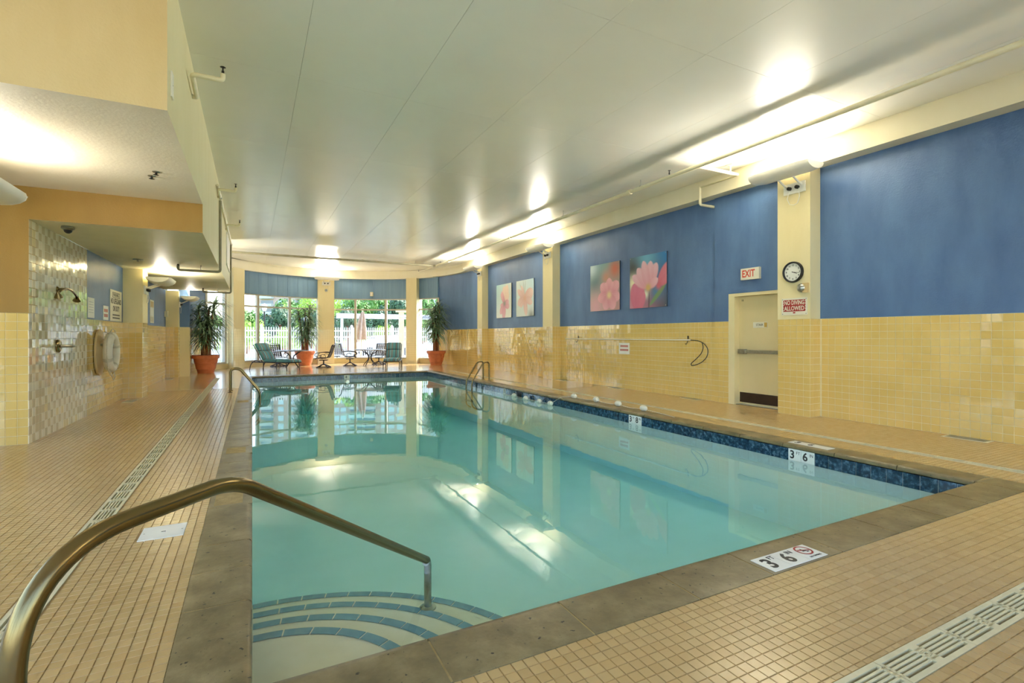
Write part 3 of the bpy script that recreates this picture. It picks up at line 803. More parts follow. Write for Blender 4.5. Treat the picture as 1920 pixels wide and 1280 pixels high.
def upR(y, label, w=UPLIGHT_W): return uplight(basis((RC - .005, y, 4.12), (0, 1, 0), (-1, 0, 0)), label, w)
def fixZ(mt):                                  # keep local z pointing up
    return mt
upR(5.46, 'white trough uplight above the clock on the column beside the stair door')
upR(13.6, 'white trough uplight on the column between the two pairs of flower pictures')
upR(18.95, 'white trough uplight on the farthest right-hand column')
upR(-1.9, 'white trough uplight added behind the camera for fill light')  # extra lamp out of view, added as fill
def upL(x, y, z, label, w=UPLIGHT_W, s=1.0): return uplight(basis((x, y, z), (0, -1, 0), (1, 0, 0)), label, w, s)
upL(LC + .005, 13.9, 2.62, 'white trough uplight on the nearer left-hand column', 40)
upL(LC + .005, 19.95, 2.62, 'white trough uplight on the farther left-hand column behind the left palm', 40)
upL(-2.615, 6.53, 2.80, 'white trough uplight tip showing at the left edge of the picture', 10)
p = arc(4.945, -1.3)
uplight(basis((p[0], p[1], 4.12), (-1, 0, 0), (0, -1, 0)), 'white trough uplight on the middle column between the curved windows', 60)

# ------------------------------------------------------------------ rails and ladders
def fillet(pts, rad, n=8):
    P_ = [Vector(p) for p in pts]; out = [P_[0]]
    for i in range(1, len(P_) - 1):
        a, p, c = P_[i - 1], P_[i], P_[i + 1]; r = rad[i - 1] if isinstance(rad, (list, tuple)) else rad
        u, w = (a - p), (c - p); r = min(r, u.length * .49, w.length * .49)
        u.normalize(); w.normalize(); s, e = p + u * r, p + w * r
        for k in range(n + 1):
            t_ = k / n; out.append(s * (1 - t_) ** 2 + p * 2 * t_ * (1 - t_) + e * t_ ** 2)
    return out + [P_[-1]]
hr = thing('pool_handrail', 'bent bronze-coloured steel handrail in the foreground leading down the entry steps', 'handrail', (-.446, 1.41, 0))
o_ = Vector((-.446, 1.41, 0))
obj('rail', B().tube([Vector(p) - o_ for p in fillet([(-.446, 1.41, -.05), (-.446, 1.41, .892), (-.055, 1.885, .892), (1.016, 3.19, -.105)], [.26, .10], 14)], .0245, 20), RAIL, hr, True)
obj('lower_post', B().tube([Vector(p) - o_ for p in [(1.005, 3.18, -.112), (1.022, 3.197, -.118), (1.026, 3.2, -.14), (1.026, 3.2, -.43)]], .0245, 16), STEEL, hr, True)
obj('post_flange', B().lathe([(.0, 0), (.055, 0), (.055, .008), (.03, .016), (0, .016)], 20, Vector((1.026, 3.2, -.425)) - o_), STEEL, hr, True)
obj('deck_flange', B().lathe([(.0, 0), (.055, 0), (.055, .008), (.03, .016), (0, .016)], 20), STEEL, hr, True)
def ladder(x_deck, x_top, x_pool, ys, label):
    t_ = thing('pool_ladder', label, 'ladder', (x_deck, (ys[0] + ys[1]) / 2, 0), 'pool ladders')
    sg = 1 if x_pool > x_deck else -1
    for y in ys:
        yy = y - (ys[0] + ys[1]) / 2
        path = fillet([(0, yy, -.03), (0, yy, .56), (x_top - x_deck, yy, .56), (x_pool - x_deck, yy, -.02), (x_pool - x_deck, yy, -.75), (x_pool - x_deck - .15 * sg, yy, -.85)], [.14, .10, .10, .08], 8)
        r = obj('rail', B().tube(path, .022, 12), RAIL, t_, True)
        fo = obj('flange', B().lathe([(0, 0), (.05, 0), (.05, .012), (.03, .02), (0, .02)], 14), RAIL, r, True); fo.location = (0, yy, 0)
    for z in (-.36, -.62):
        obj('tread', B().box((x_pool - x_deck - .05, -abs(ys[0] - ys[1]) / 2, z), (x_pool - x_deck + .05, abs(ys[0] - ys[1]) / 2, z + .025)), STEEL, t_)
ladder(6.41, 6.22, 5.84, (14.4, 13.95), 'bronze two-rail pool ladder at the far right pool edge')
ladder(-.47, -.27, .17, (14.3, 13.82), 'bronze two-rail pool ladder at the far left pool edge')

# ------------------------------------------------------------------ deck fittings and depth markers
dl = thing('deck_lid', 'flat white rectangular access lid in the left deck tiles', 'lid', (-.55, 4.23, 0))
obj('lid', B().box((-.13, -.13, -.004), (.13, .13, .003)), WHITE, dl)
obj('finger_slot', B().box((-.012, -.004, .003), (.014, .004, .0042)), INK, dl)
for x in (-.11, .11): obj('screw', B().lathe([(0, .003), (.005, .003), (.005, .0045), (0, .0045)], 8, (x, 0, 0)), STEEL, dl)
mk = thing('depth_marker', 'white depth plate reading 3 FT 6 IN with red no-diving symbol on the near coping', 'depth marker', basis((2.925, 1.965, .005), (1, 0, 0), (0, 1, 0)))
for k, x in enumerate((-.168, 0, .168)):
    plate(mk, 'tile_plate', .164, .165, .004, WHITE, x)
text('3', .15, -.185, -.005, .0045, INK, mk, .95, .004); text('FT', .05, -.117, .045, .0045, INK, mk, .9, .0005)
text('6', .15, -.02, -.005, .0045, INK, mk, .95, .004); text('IN', .05, .052, .045, .0045, INK, mk, 1, .0005)
nd = B()
rg = [[(.168 + r * math.cos(2 * PI * k / 28), .022 + r * math.sin(2 * PI * k / 28), .0050) for k in range(28)] for r in (.045, .057)]
nd.rings(rg, False); nd.add([(.168 - .042, .03, .0052), (.168 - .036, .036 + .006, .0052), (.168 + .042, .016, .0052), (.168 + .038, .006, .0052)], [(0, 3, 2, 1)])
obj('no_diving_symbol', nd, RED, mk)
obj('diver_figure', B().box((.150, .010, .0051), (.186, .018, .0056)).box((.158, .018, .0051), (.166, .044, .0056)).box((.172, -.004, .0051), (.190, .004, .0056)), INK, mk)
text('NO DIVING', .02, .168, -.058, .0045, INK, mk)
mk2 = thing('depth_marker', 'white depth plates seen edge-on on the right coping', 'depth marker', basis((6.16, 3.86, .005), (0, -1, 0), (1, 0, 0)))
for x in (-.168, 0, .168): plate(mk2, 'tile_plate', .164, .15, .004, WHITE, x)
text('3', .13, -.168, 0, .0045, INK, mk2, .95, .004); text('6', .13, 0, 0, .0045, INK, mk2, .95, .004)
def wallmark(mt, label, items, w=.335):
    t_ = thing('depth_marker', label, 'depth marker', mt)
    n = 2 if w > .2 else 1
    for k in range(n): plate(t_, 'tile_plate', w / n - .003, .15, .004, WHITE, (k - (n - 1) / 2) * w / n)
    for body, size, x, y in items: text(body, size, x, y, .0045, INK, t_, .95, .003 if size > .08 else 0)
wallmark(RW(6.010, 3.885, -.125), 'white depth tiles on the right pool wall, nearest the camera corner', [('3', .14, -.115, 0), ('FT', .05, -.04, .03), ('6', .14, .05, 0), ('IN', .05, .128, .03)])
wallmark(RW(6.010, 6.915, -.125), 'white waterline depth tiles below the last dry float of the rope', [('3', .14, -.115, 0), ('FT', .05, -.04, .03), ('8', .14, .05, 0), ('IN', .05, .128, .03)])
wallmark(RW(6.010, 12.1, -.125), 'small white waterline tile reading 5 near the skimmer on the right pool wall', [('5', .13, 0, 0)], .16)
wallmark(FW(3.02, 18.808, -.125), 'small white depth tile in the middle of the far pool wall', [('8', .12, -.02, 0)], .19)
sk = thing('skimmer_mouth', 'dark skimmer opening in the right pool wall beside the float rope', 'skimmer', RW(6.008, 11.24, -.125))
obj('opening', B().box((-.13, -.07, -.002), (.13, .07, .004)), BLACK, sk)
obj('rim', B().box((-.15, .07, -.002), (.15, .08, .008)).box((-.15, -.08, -.002), (-.13, .08, .008)).box((.13, -.08, -.002), (.15, .08, .008)), WTILE, sk)
def pool_light(mt, label, watts):
    pl = thing('pool_light', label, 'light', mt)
    obj('bezel', B().lathe([(.0, 0), (.09, 0), (.09, .015), (.07, .02), (.07, .012), (0, .012)], 24), STEEL, pl, True)
    obj('lens', B().lathe([(0, .014), (.065, .014), (.04, .025), (0, .028)], 20), LENS, pl, True)
    la = bpy.data.lights.new('pool_lamp', 'AREA'); la.shape = 'DISK'; la.size = .13; la.energy = watts; la.color = (.95, 1, .97)
    lo = bpy.data.objects.new('lamp', la); COL.objects.link(lo); lo.parent = pl; lo.location = (0, 0, .035); lo.rotation_euler = (PI + .62, 0, 0); la.spread = math.radians(74)
pool_light(FW(3.05, 18.81, -.30), 'round underwater pool lamp glowing in the far pool wall', 1.5)
# float rope
fr_ = thing('float_rope', 'safety rope with white floats lying over the right coping and trailing in the water', 'rope', (6.2, 7, 0))
pts = [(5.92, 11.9, -.18), (5.92, 11.37, -.17), (5.92, 10.75, -.17), (5.92, 10.11, -.17), (5.92, 9.62, -.16), (6.0, 9.3, .02), (6.2, 9.1, .04), (6.27, 8.4, .04), (6.27, 7.7, .04), (6.28, 7.0, .04), (6.3, 6.5, .012), (6.22, 6.2, .012)]
fo_ = Vector((6.2, 7, 0))
sm = []
for a, c in zip(pts, pts[1:]):
    for k in range(4):
        q = Vector(a).lerp(Vector(c), k / 4); sag = .02 * math.sin(PI * k / 4) if min(a[2], c[2]) > .03 else 0
        sm.append(q - fo_ - Vector((0, 0, sag)))
obj('rope', B().tube(sm + [Vector(pts[-1]) - fo_], .006, 6), ROPE, fr_, True)
fm = B().lathe([(.012, -.075), (.04, -.06), (.055, -.02), (.055, .02), (.04, .06), (.012, .075)], 14).xform(Matrix.Rotation(PI / 2, 4, 'X')).mesh('float', OFFW, True)
bm_ = B().lathe([(.0, -.085), (.022, -.085), (.022, -.055), (.0, -.055)], 10).xform(Matrix.Rotation(PI / 2, 4, 'X')).mesh('float_collar', mottled('blue_collar', '#3a5a88', '#456594', 9, .5), True)
for p in pts[1:5] + pts[6:10]:
    o = obj('float', fm, None, fr_); o.location = Vector(p) - fo_ + Vector((0, 0, .015)); c_ = obj('collar', bm_, None, o)
# floor registers along the walls
reg = B().box((-.10, -.24, 0), (.10, .24, .006))
regm = [reg.mesh('frame', GRATE), B().box((-.008, -.21, .006), (.008, .21, .010)).mesh('slat', STEEL)]
for x, y, lb in [(8.40, 3.17, 'pale floor vent by the right wall nearest the camera'), (8.42, 7.9, 'pale floor vent left of the stair door'), (8.42, 13.0, 'pale floor vent at the foot of the second right column'), (8.42, 10.4, 'pale floor vent below the flower pictures'), (-2.26, 12.95, 'pale floor vent in front of the nearer left column'), (-2.3, 18.9, 'pale floor vent in front of the farther left column')]:
    t_ = thing('floor_vent', lb, 'vent', (x, y, .0005), 'floor vents along the walls')
    obj('frame', regm[0], None, t_)
    for k in range(7):
        o = obj('slat', regm[1], None, t_); o.location = (-.075 + k * .025, 0, 0)

# ------------------------------------------------------------------ things on the right wall and column
ck = thing('wall_clock', 'round black-rimmed wall clock on the yellow column', 'clock', RW(RC - .008, 5.485, 2.455))
obj('rim', B().lathe([(.150, 0), (.182, 0), (.182, .03), (.172, .05), (.155, .045), (.150, .02)], 40, cap=False), BLACK, ck, True)
obj('face', B().lathe([(0, .0), (.156, .0), (.156, .018), (0, .018)], 40), WHITE, ck)
for k in range(1, 13):
    a = PI / 2 - k * PI / 6
    text(str(k), .042, .118 * math.cos(a), .118 * math.sin(a), .0195, INK, ck, 1, .001, 'numeral')
def hand(deg, L, w):
    a = math.radians(90 - deg); b = B().obox(Matrix.Rotation(a, 4, 'Z'), (-.02, -w, .021), (L, w, .0225)); obj('hand', b, INK, ck)
hand(100, .115, .003); hand(112, .08, .005)
obj('hub', B().lathe([(0, .02), (.008, .02), (.008, .026), (0, .026)], 10), BLACK, ck)
sb_ = thing('fire_strobe', 'small round alarm strobe with tan box below the clock', 'alarm', RW(RC - .008, 5.30, 2.17))
obj('box', B().box((-.005, -.08, 0), (.085, .08, .04)), BPAINT, sb_)
obj('lens', B().lathe([(0, 0), (.075, 0), (.075, .03), (.05, .06), (0, .07)], 20, (-.03, 0, 0)), STEEL, sb_, True)
ns = thing('no_diving_sign', 'cream sign with red block reading NO DIVING ALLOWED below the clock', 'sign', RW(RC - .008, 5.47, 1.865))
plate(ns, 'panel', .46, .29, .006, OFFW)
zz = B(); L_, H_ = .19, .10
rim = []
for k in range(10): rim.append((L_ + (.012 if k % 2 else 0), -H_ + k * 2 * H_ / 9))
for k in range(10): rim.append((-L_ - (.012 if k % 2 else 0), H_ - k * 2 * H_ / 9))
zz.add([(x, y + .015, .0062) for x, y in rim] + [(x, y + .015, .007) for x, y in rim], [tuple(range(20, 40))] + [(i, (i + 1) % 20, 20 + (i + 1) % 20, 20 + i) for i in range(20)])
obj('red_block', zz, RED, ns)
text('NO DIVING', .105, 0, .063, .0075, OFFW, ns, .66, .002); text('ALLOWED', .105, 0, -.035, .0075, OFFW, ns, .72, .002)
obj('emblem', B().box((-.02, -.118, .006), (.02, -.096, .0068)), RED, ns)
for x in (-.21, .21):
    for y in (-.125, .125): obj('screw', B().lathe([(0, .006), (.006, .006), (.006, .009), (0, .009)], 8, (x, y, 0)), INK, ns)
ex = thing('exit_sign', 'white box sign with red letters EXIT above the stair door', 'sign', RW(RX - .036, 6.485, 2.55))
obj('case', B().box((-.2, -.11, 0), (.2, .11, .06)), OFFW, ex)
text('EXIT', .19, -.03, 0, .061, EXITRED, ex, .72, .004)
# flower pictures: printed canvases, colours laid on a fine grid
def petal(X, Y, cx, cy, deg, L, W, soft=.03):
    a = math.radians(deg); u = (X - cx) * math.cos(a) + (Y - cy) * math.sin(a); v = -(X - cx) * math.sin(a) + (Y - cy) * math.cos(a)
    t_ = np.clip(u / L, 0, 1); w = W * np.sqrt(np.maximum(t_ * (1 - t_), 0)) * 2
    return np.clip((w - np.abs(v)) / soft, 0, 1) * (u > 0) * (u < L), t_, v / (W + 1e-6)
def C3(h): return np.array(lin(h)[:3])
def over(img, mask, col): return img * (1 - mask[..., None]) + (col if col.ndim == 3 else col[None, None, :]) * mask[..., None]
def blob(X, Y, cx, cy, r): return np.exp(-((X - cx) ** 2 + (Y - cy) ** 2) / (r * r))
def flower(img, X, Y, cx, cy, specs, edge, mid, ctr, soft=.03):
    for deg, L, W in specs:
        mk_, t_, v_ = petal(X, Y, cx, cy, deg, L, W, soft)
        sh = np.clip(.25 + .75 * t_ - .25 * np.abs(v_) + .08 * np.sin(v_ * 22), 0, 1)[..., None]
        img = over(img, mk_, C3(mid) * (1 - sh) + C3(edge) * sh)
        rimm = mk_ * np.clip((np.abs(v_) - .0) * 0, 0, 1)
    return over(img, np.clip(blob(X, Y, cx, cy, .07) * 1.3, 0, 1), C3(ctr))
def bg(X, Y, corners):
    tl, tr_, bl, br = [C3(c)[None, None, :] for c in corners]; x, y = X[..., None], Y[..., None]
    return (tl * (1 - x) + tr_ * x) * y + (bl * (1 - x) + br * x) * (1 - y)
NG = 88
gx, gy = np.meshgrid((np.arange(NG) + .5) / NG, (np.arange(NG) + .5) / NG)
def picA():
    i = bg(gx, gy, ('#8fb8c8', '#6f9a8c', '#b9a58c', '#c98f90'))
    i = over(i, blob(gx, gy, .15, .62, .3) * .8, C3('#3f6f78')); i = over(i, blob(gx, gy, .85, .85, .2), C3('#d0705c')); i = over(i, blob(gx, gy, .55, .7, .14) * .7, C3('#d88a68'))
    i = over(i, blob(gx, gy, .04, .95, .2), C3('#cfe0e4')); i = over(i, blob(gx, gy, .2, .1, .3), C3('#dfa8b4'))
    return flower(i, gx, gy, .66, .32, [(90, .36, .14), (140, .38, .15), (40, .4, .15), (190, .4, .14), (-10, .36, .14), (240, .34, .15), (300, .34, .15), (115, .3, .1), (65, .3, .1)], '#ecb0bc', '#d37f92', '#e8cfa0')
def picB():
    i = bg(gx, gy, ('#5a7880', '#1c7fc4', '#d08098', '#3c4654'))
    i = over(i, blob(gx, gy, .45, .95, .25), C3('#6fb4d4')); i = over(i, blob(gx, gy, .08, .75, .2), C3('#2e3c40')); i = over(i, blob(gx, gy, .1, .5, .16), C3('#efe6c4'))
    i = over(i, blob(gx, gy, .75, .3, .14), C3('#3f7ea8')); i = over(i, blob(gx, gy, .45, .26, .08), C3('#e8f0dc'))
    mk_, t_, _ = petal(gx, gy, .55, .35, -92, .5, .03); i = over(i, mk_, C3('#4a3c44'))
    mk_, _, _ = petal(gx, gy, .55, .03, 42, .6, .06); i = over(i, mk_, C3('#6f9464'))
    i = flower(i, gx, gy, .22, -.05, [(100, .55, .16), (75, .5, .15), (60, .4, .12)], '#d87a98', '#c8607e', '#c8607e')
    i = flower(i, gx, gy, .8, .4, [(55, .5, .13), (30, .4, .1)], '#e0889c', '#d06478', '#d06478')
    return flower(i, gx, gy, .52, .38, [(150, .52, .12), (128, .5, .13), (62, .5, .13), (82, .5, .13), (105, .54, .12), (30, .3, .1)], '#f0c4d0', '#dc8ca4', '#d8b070')
def picC():
    i = bg(gx, gy, ('#9fd0d8', '#dfe6dc', '#e8eae4', '#efe8dc'))
    i = flower(i, gx, gy, .55, .45, [(70, .55, .2), (95, .5, .16), (40, .4, .14)], '#f0d8c4', '#e8c0b4', '#d89a98', .06)
    i = flower(i, gx, gy, .55, .42, [(118, .42, .1), (130, .4, .08), (225, .42, .13), (262, .5, .13), (340, .34, .12), (10, .3, .1), (190, .3, .06)], '#e6b4bc', '#cb7690', '#8a8878')
    return i
def picD():
    i = bg(gx, gy, ('#e4ece8', '#b8d8e4', '#dce6e0', '#e8ece8'))
    for d_, L in ((100, .5), (125, .55), (85, .5)):
        mk_, _, _ = petal(gx, gy, .5, .5, d_, L, .025); i = over(i, mk_, C3('#8f8f7c'))
    i = flower(i, gx, gy, .5, .5, [(150, .5, .11), (120, .42, .08), (200, .45, .14), (280, .5, .12), (20, .5, .18), (340, .46, .12), (225, .36, .08)], '#ecd0c8', '#d49c96', '#d8a48c')
    i = over(i, blob(gx, gy, .85, .0, .16), C3('#8e9490'))
    return i
m = M('printed_canvas', '#ffffff', .35); at = m.n('ShaderNodeAttribute'); at.attribute_name = 'Col'; m.base(at.outputs['Color']); CANV = m.m
CEDGE = mottled('canvas_edge', '#3c4450', '#485060', 9, .6)
for y, z, fn, lb in [(11.04, 2.685, picA, 'square print of a soft pink blossom on green, left of the nearer pair'), (9.36, 2.685, picB, 'square print of a pink lotus on bright blue, nearest of the flower pictures'), (17.22, 2.685, picC, 'pale magnolia print, farthest of the flower pictures'), (15.55, 2.685, picD, 'pale pink lily print beside the second right column')]:
    t_ = thing('flower_picture', lb, 'picture', RW(RX - .002, y, z), 'flower pictures on the blue wall')
    obj('backing', B().box((-.64, -.64, 0), (.64, .64, .028)), CEDGE, t_)
    im = fn(); n1 = NG + 1
    vs = [(-.64 + 1.28 * i / NG, -.64 + 1.28 * j / NG, .0295) for j in range(n1) for i in range(n1)]
    fs = [(j * n1 + i, j * n1 + i + 1, (j + 1) * n1 + i + 1, (j + 1) * n1 + i) for j in range(NG) for i in range(NG)]
    o = obj('print', B().add(vs, fs), CANV, t_); me = o.data
    ca = me.color_attributes.new('Col', 'FLOAT_COLOR', 'CORNER')
    arr = np.ones((NG * NG, 4, 4)); arr[:, :, :3] = im.reshape(-1, 1, 3); ca.data.foreach_set('color', arr.ravel())
    for x in (-.61, .61):
        for yy in (-.61, .61): obj('pin', B().lathe([(0, .03), (.01, .03), (.01, .034), (0, .034)], 8, (x, yy, 0)), STEEL, t_)
# rescue pole with hook loop on the tile wall
rp = thing('rescue_pole', 'long white rescue pole with dark loop hook hung along the yellow tile wall', 'pole', (8.46, 10, 1.27))
obj('pole', B().tube([(0, 2.86, 0), (0, -2.05, 0)], .017, 10), OFFW, rp, True)
lp = fillet([(0, -2.03, 0), (0, -2.25, -.01), (0, -2.42, -.07), (0, -2.53, -.19), (0, -2.50, -.35), (0, -2.36, -.47), (0, -2.18, -.54), (0, -2.07, -.555), (0, -2.06, -.51), (0, -2.2, -.41), (0, -2.35, -.28), (0, -2.40, -.15), (0, -2.36, -.05)], .08, 4)
obj('loop_hook', B().tube(lp, .009, 8), BLACK, rp, True)
for y, lb in ((12.29, 'dark wall hook at the far end of the rescue pole'), (8.09, 'dark wall hook near the loop end of the rescue pole')):
    hk = thing('pole_hook', lb, 'hook', RW(8.535, y, 1.27), 'hooks under the rescue pole')
    obj('stem', B().box((-.012, -.02, 0), (.012, .09, .012)), DARK, hk)
    obj('hook', B().tube([(0, 0, .006), (0, -.05, .03), (0, -.09, .05), (0, -.10, .075), (0, -.07, .09)], .006, 6), DARK, hk, True)
ts = thing('tile_sign', 'small white notice with faded pink lines on the tiles under the rescue pole', 'sign', RW(8.538, 10.24, 1.035))
plate(ts, 'panel', .42, .29, .004, WHITE)
for y, w in ((.06, .3), (-.04, .32)): plate(ts, 'faded_line', w, .05, .001, PINK, 0, y, .004)

# ------------------------------------------------------------------ things on the left wall
def notice(w, h, y, z, label, mat=WHITE, x=LX + .001):
    t_ = thing('wall_notice', label, 'sign', LW(x, y, z)); plate(t_, 'panel', w, h, .006, mat); return t_
n1_ = notice(.40, .35, 11.16, 1.85, 'plain white paper notice beside the shower tiles')
for k in range(5): plate(n1_, 'faint_line', .28, .012, .0008, mottled('faint_ink', '#c4c4c8', '#cccccf', 9, .6) if k == 0 else bpy.data.materials['faint_ink'], 0, .1 - k * .045, .006)
n2_ = notice(.38, .27, 12.15, 1.80, 'small white notice with two red words left of the lifeguard sign')
plate(n2_, 'red_line', .28, .06, .001, PINK, 0, .045, .006); plate(n2_, 'red_line', .28, .06, .001, PINK, 0, -.05, .006)
n3_ = notice(.98, .63, 12.97, 1.975, 'large cream sign reading WARNING NO LIFEGUARD ON DUTY', OFFW)
obj('border', B().box((-.3, .16, .006), (.3, .17, .008)).box((-.3, .26, .006), (.3, .27, .008)).box((-.3, .16, .006), (-.28, .27, .008)).box((.28, .16, .006), (.3, .27, .008)), INK, n3_)
text('WARNING', .1, 0, .215, .0065, INK, n3_); text('NO LIFEGUARD', .15, 0, .085, .0065, INK, n3_, .82, .003); text('ON DUTY', .15, 0, -.065, .0065, INK, n3_, .8, .003)
for y in (-.19, -.25):
    for k in range(6): plate(n3_, 'small_word', .08, .03, .001, INK, -.25 + k * .1, y, .006)
n4_ = notice(.6, .64, 17.15, 2.04, 'tall cream and white notice on the blue wall between the left columns', OFFW)
plate(n4_, 'brown_panel', .5, .16, .001, BPAINT, 0, .2, .006); plate(n4_, 'white_panel', .5, .22, .001, WHITE, 0, -.01, .006); plate(n4_, 'grey_panel', .5, .14, .001, SGROUT, 0, -.22, .006)
jb = thing('junction_box', 'small cream box on the edge of the farther left column', 'box', LW(LX + .001, 19.5, 2.06)); obj('body', B().box((-.08, -.09, 0), (.08, .09, .08)), PIPEW, jb); obj('cover', B().box((-.09, -.1, .08), (.09, .1, .086)), PIPEW, jb)
sh = thing('wall_shower', 'arched bronze double shower head on the checked tile wall', 'shower', LW(LX + .004, 9.45, 1.98))
ap = [(x, .06 - .5 * x * x * 1.0, .12) for x in [(-.42 + .84 * k / 16) for k in range(17)]]
obj('arm', B().tube(ap, .016, 8), RAIL, sh, True)
obj('stem', B().tube([(0, .05, 0), (0, .06, .12)], .018, 8), RAIL, sh, True); obj('rosette', B().lathe([(0, 0), (.045, 0), (.03, .02), (0, .02)], 16, (0, .05, 0)), RAIL, sh, True)
for s in (-1, 1):
    hb = B().lathe([(.014, .02), (.02, 0), (.045, -.05), (.05, -.065), (0, -.065)], 14); hb.xform(Matrix.Translation((s * .43, -.03, .12)) @ Matrix.Rotation(-s * .5, 4, 'Z') @ Matrix.Rotation(-PI / 2, 4, 'X'))
    obj('spray_head', hb, RAIL, sh, True)
sv = thing('shower_valve', 'round steel shower valve with lever below the shower head', 'valve', LW(LX + .004, 9.46, 1.215))
obj('escutcheon', B().lathe([(0, 0), (.095, 0), (.095, .02), (.07, .035), (.04, .04), (0, .04)], 24), RAIL, sv, True)
obj('lever', B().tube([(0, 0, .03), (0, 0, .14), (.01, 0, .16), (.05, .0, .17)], .022, 8), STEEL, sv, True)
lr = thing('life_ring_board', 'cream oval backboard behind the life ring on the left wall', 'board', LW(LX + .014, 11.6, 1.06))
bo = [(.30 * math.cos(2 * PI * k / 32) * (1.05), .42 * math.sin(2 * PI * k / 32), 0) for k in range(32)]
obj('board', B().rings([bo, [(x, y, .03) for x, y, z in bo]]), BPAINT, lr)
obj('peg', B().tube([(0, .14, .03), (0, .14, .22)], .02, 8), STEEL, lr, True)
ri = thing('life_ring', 'white life ring with grab rope hung on the left wall', 'life ring', LW(LX + .20, 11.62, 1.06))
R_, r_ = .295, .078
obj('ring', B().rings([[((R_ + r_ * math.cos(2 * PI * j / 14)) * math.cos(2 * PI * k / 36), (R_ + r_ * math.cos(2 * PI * j / 14)) * math.sin(2 * PI * k / 36), r_ * .9 * math.sin(2 * PI * j / 14)) for j in range(14)] for k in range(36)], False, True), RINGW, ri, True)
for k in range(4):
    a0 = k * PI / 2 + .4
    obj('grab_rope', B().tube([((.385 + .05 * math.sin(PI * t_ / 10)) * math.cos(a0 + PI / 2 * t_ / 10), (.385 + .05 * math.sin(PI * t_ / 10)) * math.sin(a0 + PI / 2 * t_ / 10), .01) for t_ in range(11)], .008, 6), ROPE, ri, True)
    obj('band', B().rings([[((R_ + .083 * math.cos(2 * PI * j / 14)) * math.cos(a0 + d_), (R_ + .083 * math.cos(2 * PI * j / 14)) * math.sin(a0 + d_), .076 * math.sin(2 * PI * j / 14)) for j in range(14)] for d_ in (-.09, .09)], False), ROPE, ri, True)
obj('tail_rope', B().tube([(-.25, -.3, .02), (-.2, -.42, .04), (-.1, -.5, .05), (0, -.47, .05), (.04, -.36, .03)], .008, 6), ROPE, ri, True)
obj('coiled_line', B().tube([(.1 * math.cos(t_ * .7), -.12 + .09 * math.sin(t_ * .7) + .004 * t_, -.02) for t_ in range(30)], .007, 5), mottled('dark_line', '#5a5648', '#6a6656', 20, .8), ri, True)
# dome camera, sprinklers, smoke disc
dc = thing('dome_camera', 'small grey dome camera under the soffit above the shower', 'camera', (-2.2, 8.75, SZ)); obj('base', B().lathe([(0, 0), (.07, 0), (.075, -.03), (.05, -.05), (0, -.05)][::-1], 20), STEEL, dc, True); obj('dome', B().lathe([(.048, -.05), (.04, -.075), (.02, -.092), (0, -.096)], 18), BLACK, dc, True)
sf = thing('soffit_sprinkler', 'small chrome sprinkler plate under the soffit near the shower', 'sprinkler', (-1.95, 11.9, SZ)); obj('plate', B().lathe([(0, 0), (.09, 0), (.08, -.015), (0, -.015)][::-1], 18), STEEL, sf, True); obj('head', B().lathe([(.02, -.015), (.02, -.04), (.03, -.045), (0, -.05)], 10), STEEL, sf, True)
for k, (x, y) in enumerate(((-1.05, 7.2), (-.98, 7.0))):
    s_ = thing('ceiling_sprinkler', ('left' if k == 0 else 'right') + ' of two tiny sprinkler heads under the white bulkhead', 'sprinkler', (x, y, UZ)); obj('head', B().lathe([(.012, 0), (.012, -.03), (.03, -.034), (0, -.036)], 10), DARK, s_, True); obj('plate', B().lathe([(0, 0), (.04, 0), (.03, -.01), (0, -.01)][::-1], 14), STEEL, s_, True)
vl = thing('wall_plate', 'small white blank plate on the side of the upper bulkhead', 'plate', LW(-.629, 5.28, 3.55)); obj('plate', B().box((-.05, -.11, 0), (.05, .11, .012)), WHITE, vl); obj('screw', B().lathe([(0, .012), (.006, .012), (.006, .014), (0, .014)], 8), STEEL, vl)
wp = thing('stand_in_panel', 'tall white panel standing in for a bright opening near the far end of the left bulkhead', 'panel', LW(-.628, 16.6, 3.75)); obj('panel', B().box((-.9, -.42, 0), (.9, .38, .02)), STANDIN, wp); obj('frame', B().box((-.95, -.47, 0), (.95, -.42, .03)).box((-.95, .38, 0), (.95, .43, .03)), WHITE, wp)  # white panel put where a bright opening would be

# ------------------------------------------------------------------ sprinkler pipes
def rod(t_, x, y, z0, z1): obj('hanger', B().tube([(x, y, z0), (x, y, z1)], .006, 6).tube([(x - .03, y, z0), (x + .03, y, z0)], .012, 6), STEEL, t_)
def head(t_, x, y, z, up=True):
    s = 1 if up else -1
    obj('sprinkler_head', B().lathe([(.014, 0), (.014, s * .035), (.008, s * .04), (.008, s * .07), (.03, s * .075), (0, s * .08)], 10, (x, y, z)), DARK, t_, True)
mp_ = thing('sprinkler_main', 'long cream sprinkler pipe hung under the ceiling along the right side', 'pipe', (7.1, 0, 4.4))
obj('pipe', B().tube([(0, -3.1, 0), (0, 20.98, 0)], .038, 12), PIPEW, mp_, True)
for y in (-1, 5.0, 8.0, 10.9, 13.5, 16.2, 18.5, 20.2): rod(mp_, 0, y, .03, CZ - 4.4)
for y in (8.35, 13.9, 19.4): obj('coupling', B().tube([(0, y - .05, 0), (0, y + .05, 0)], .055, 12), PIPEW, mp_, True)
for y in (7.2, 11.9, 17.3, 20.4): head(mp_, 0, y, .05)
br = thing('sprinkler_branch', 'short cream branch pipe stepping down to the blue wall above the stair door', 'pipe', (7.14, 6.5, 4.4))
obj('arm', B().tube([(0, 0, 0), (1.0, 0, 0)], .030, 10), PIPEW, br, True)
obj('back_run', B().tube([(1.0, 0, -.01), (1.0, .9, -.01)], .018, 8), PIPE, br, True)
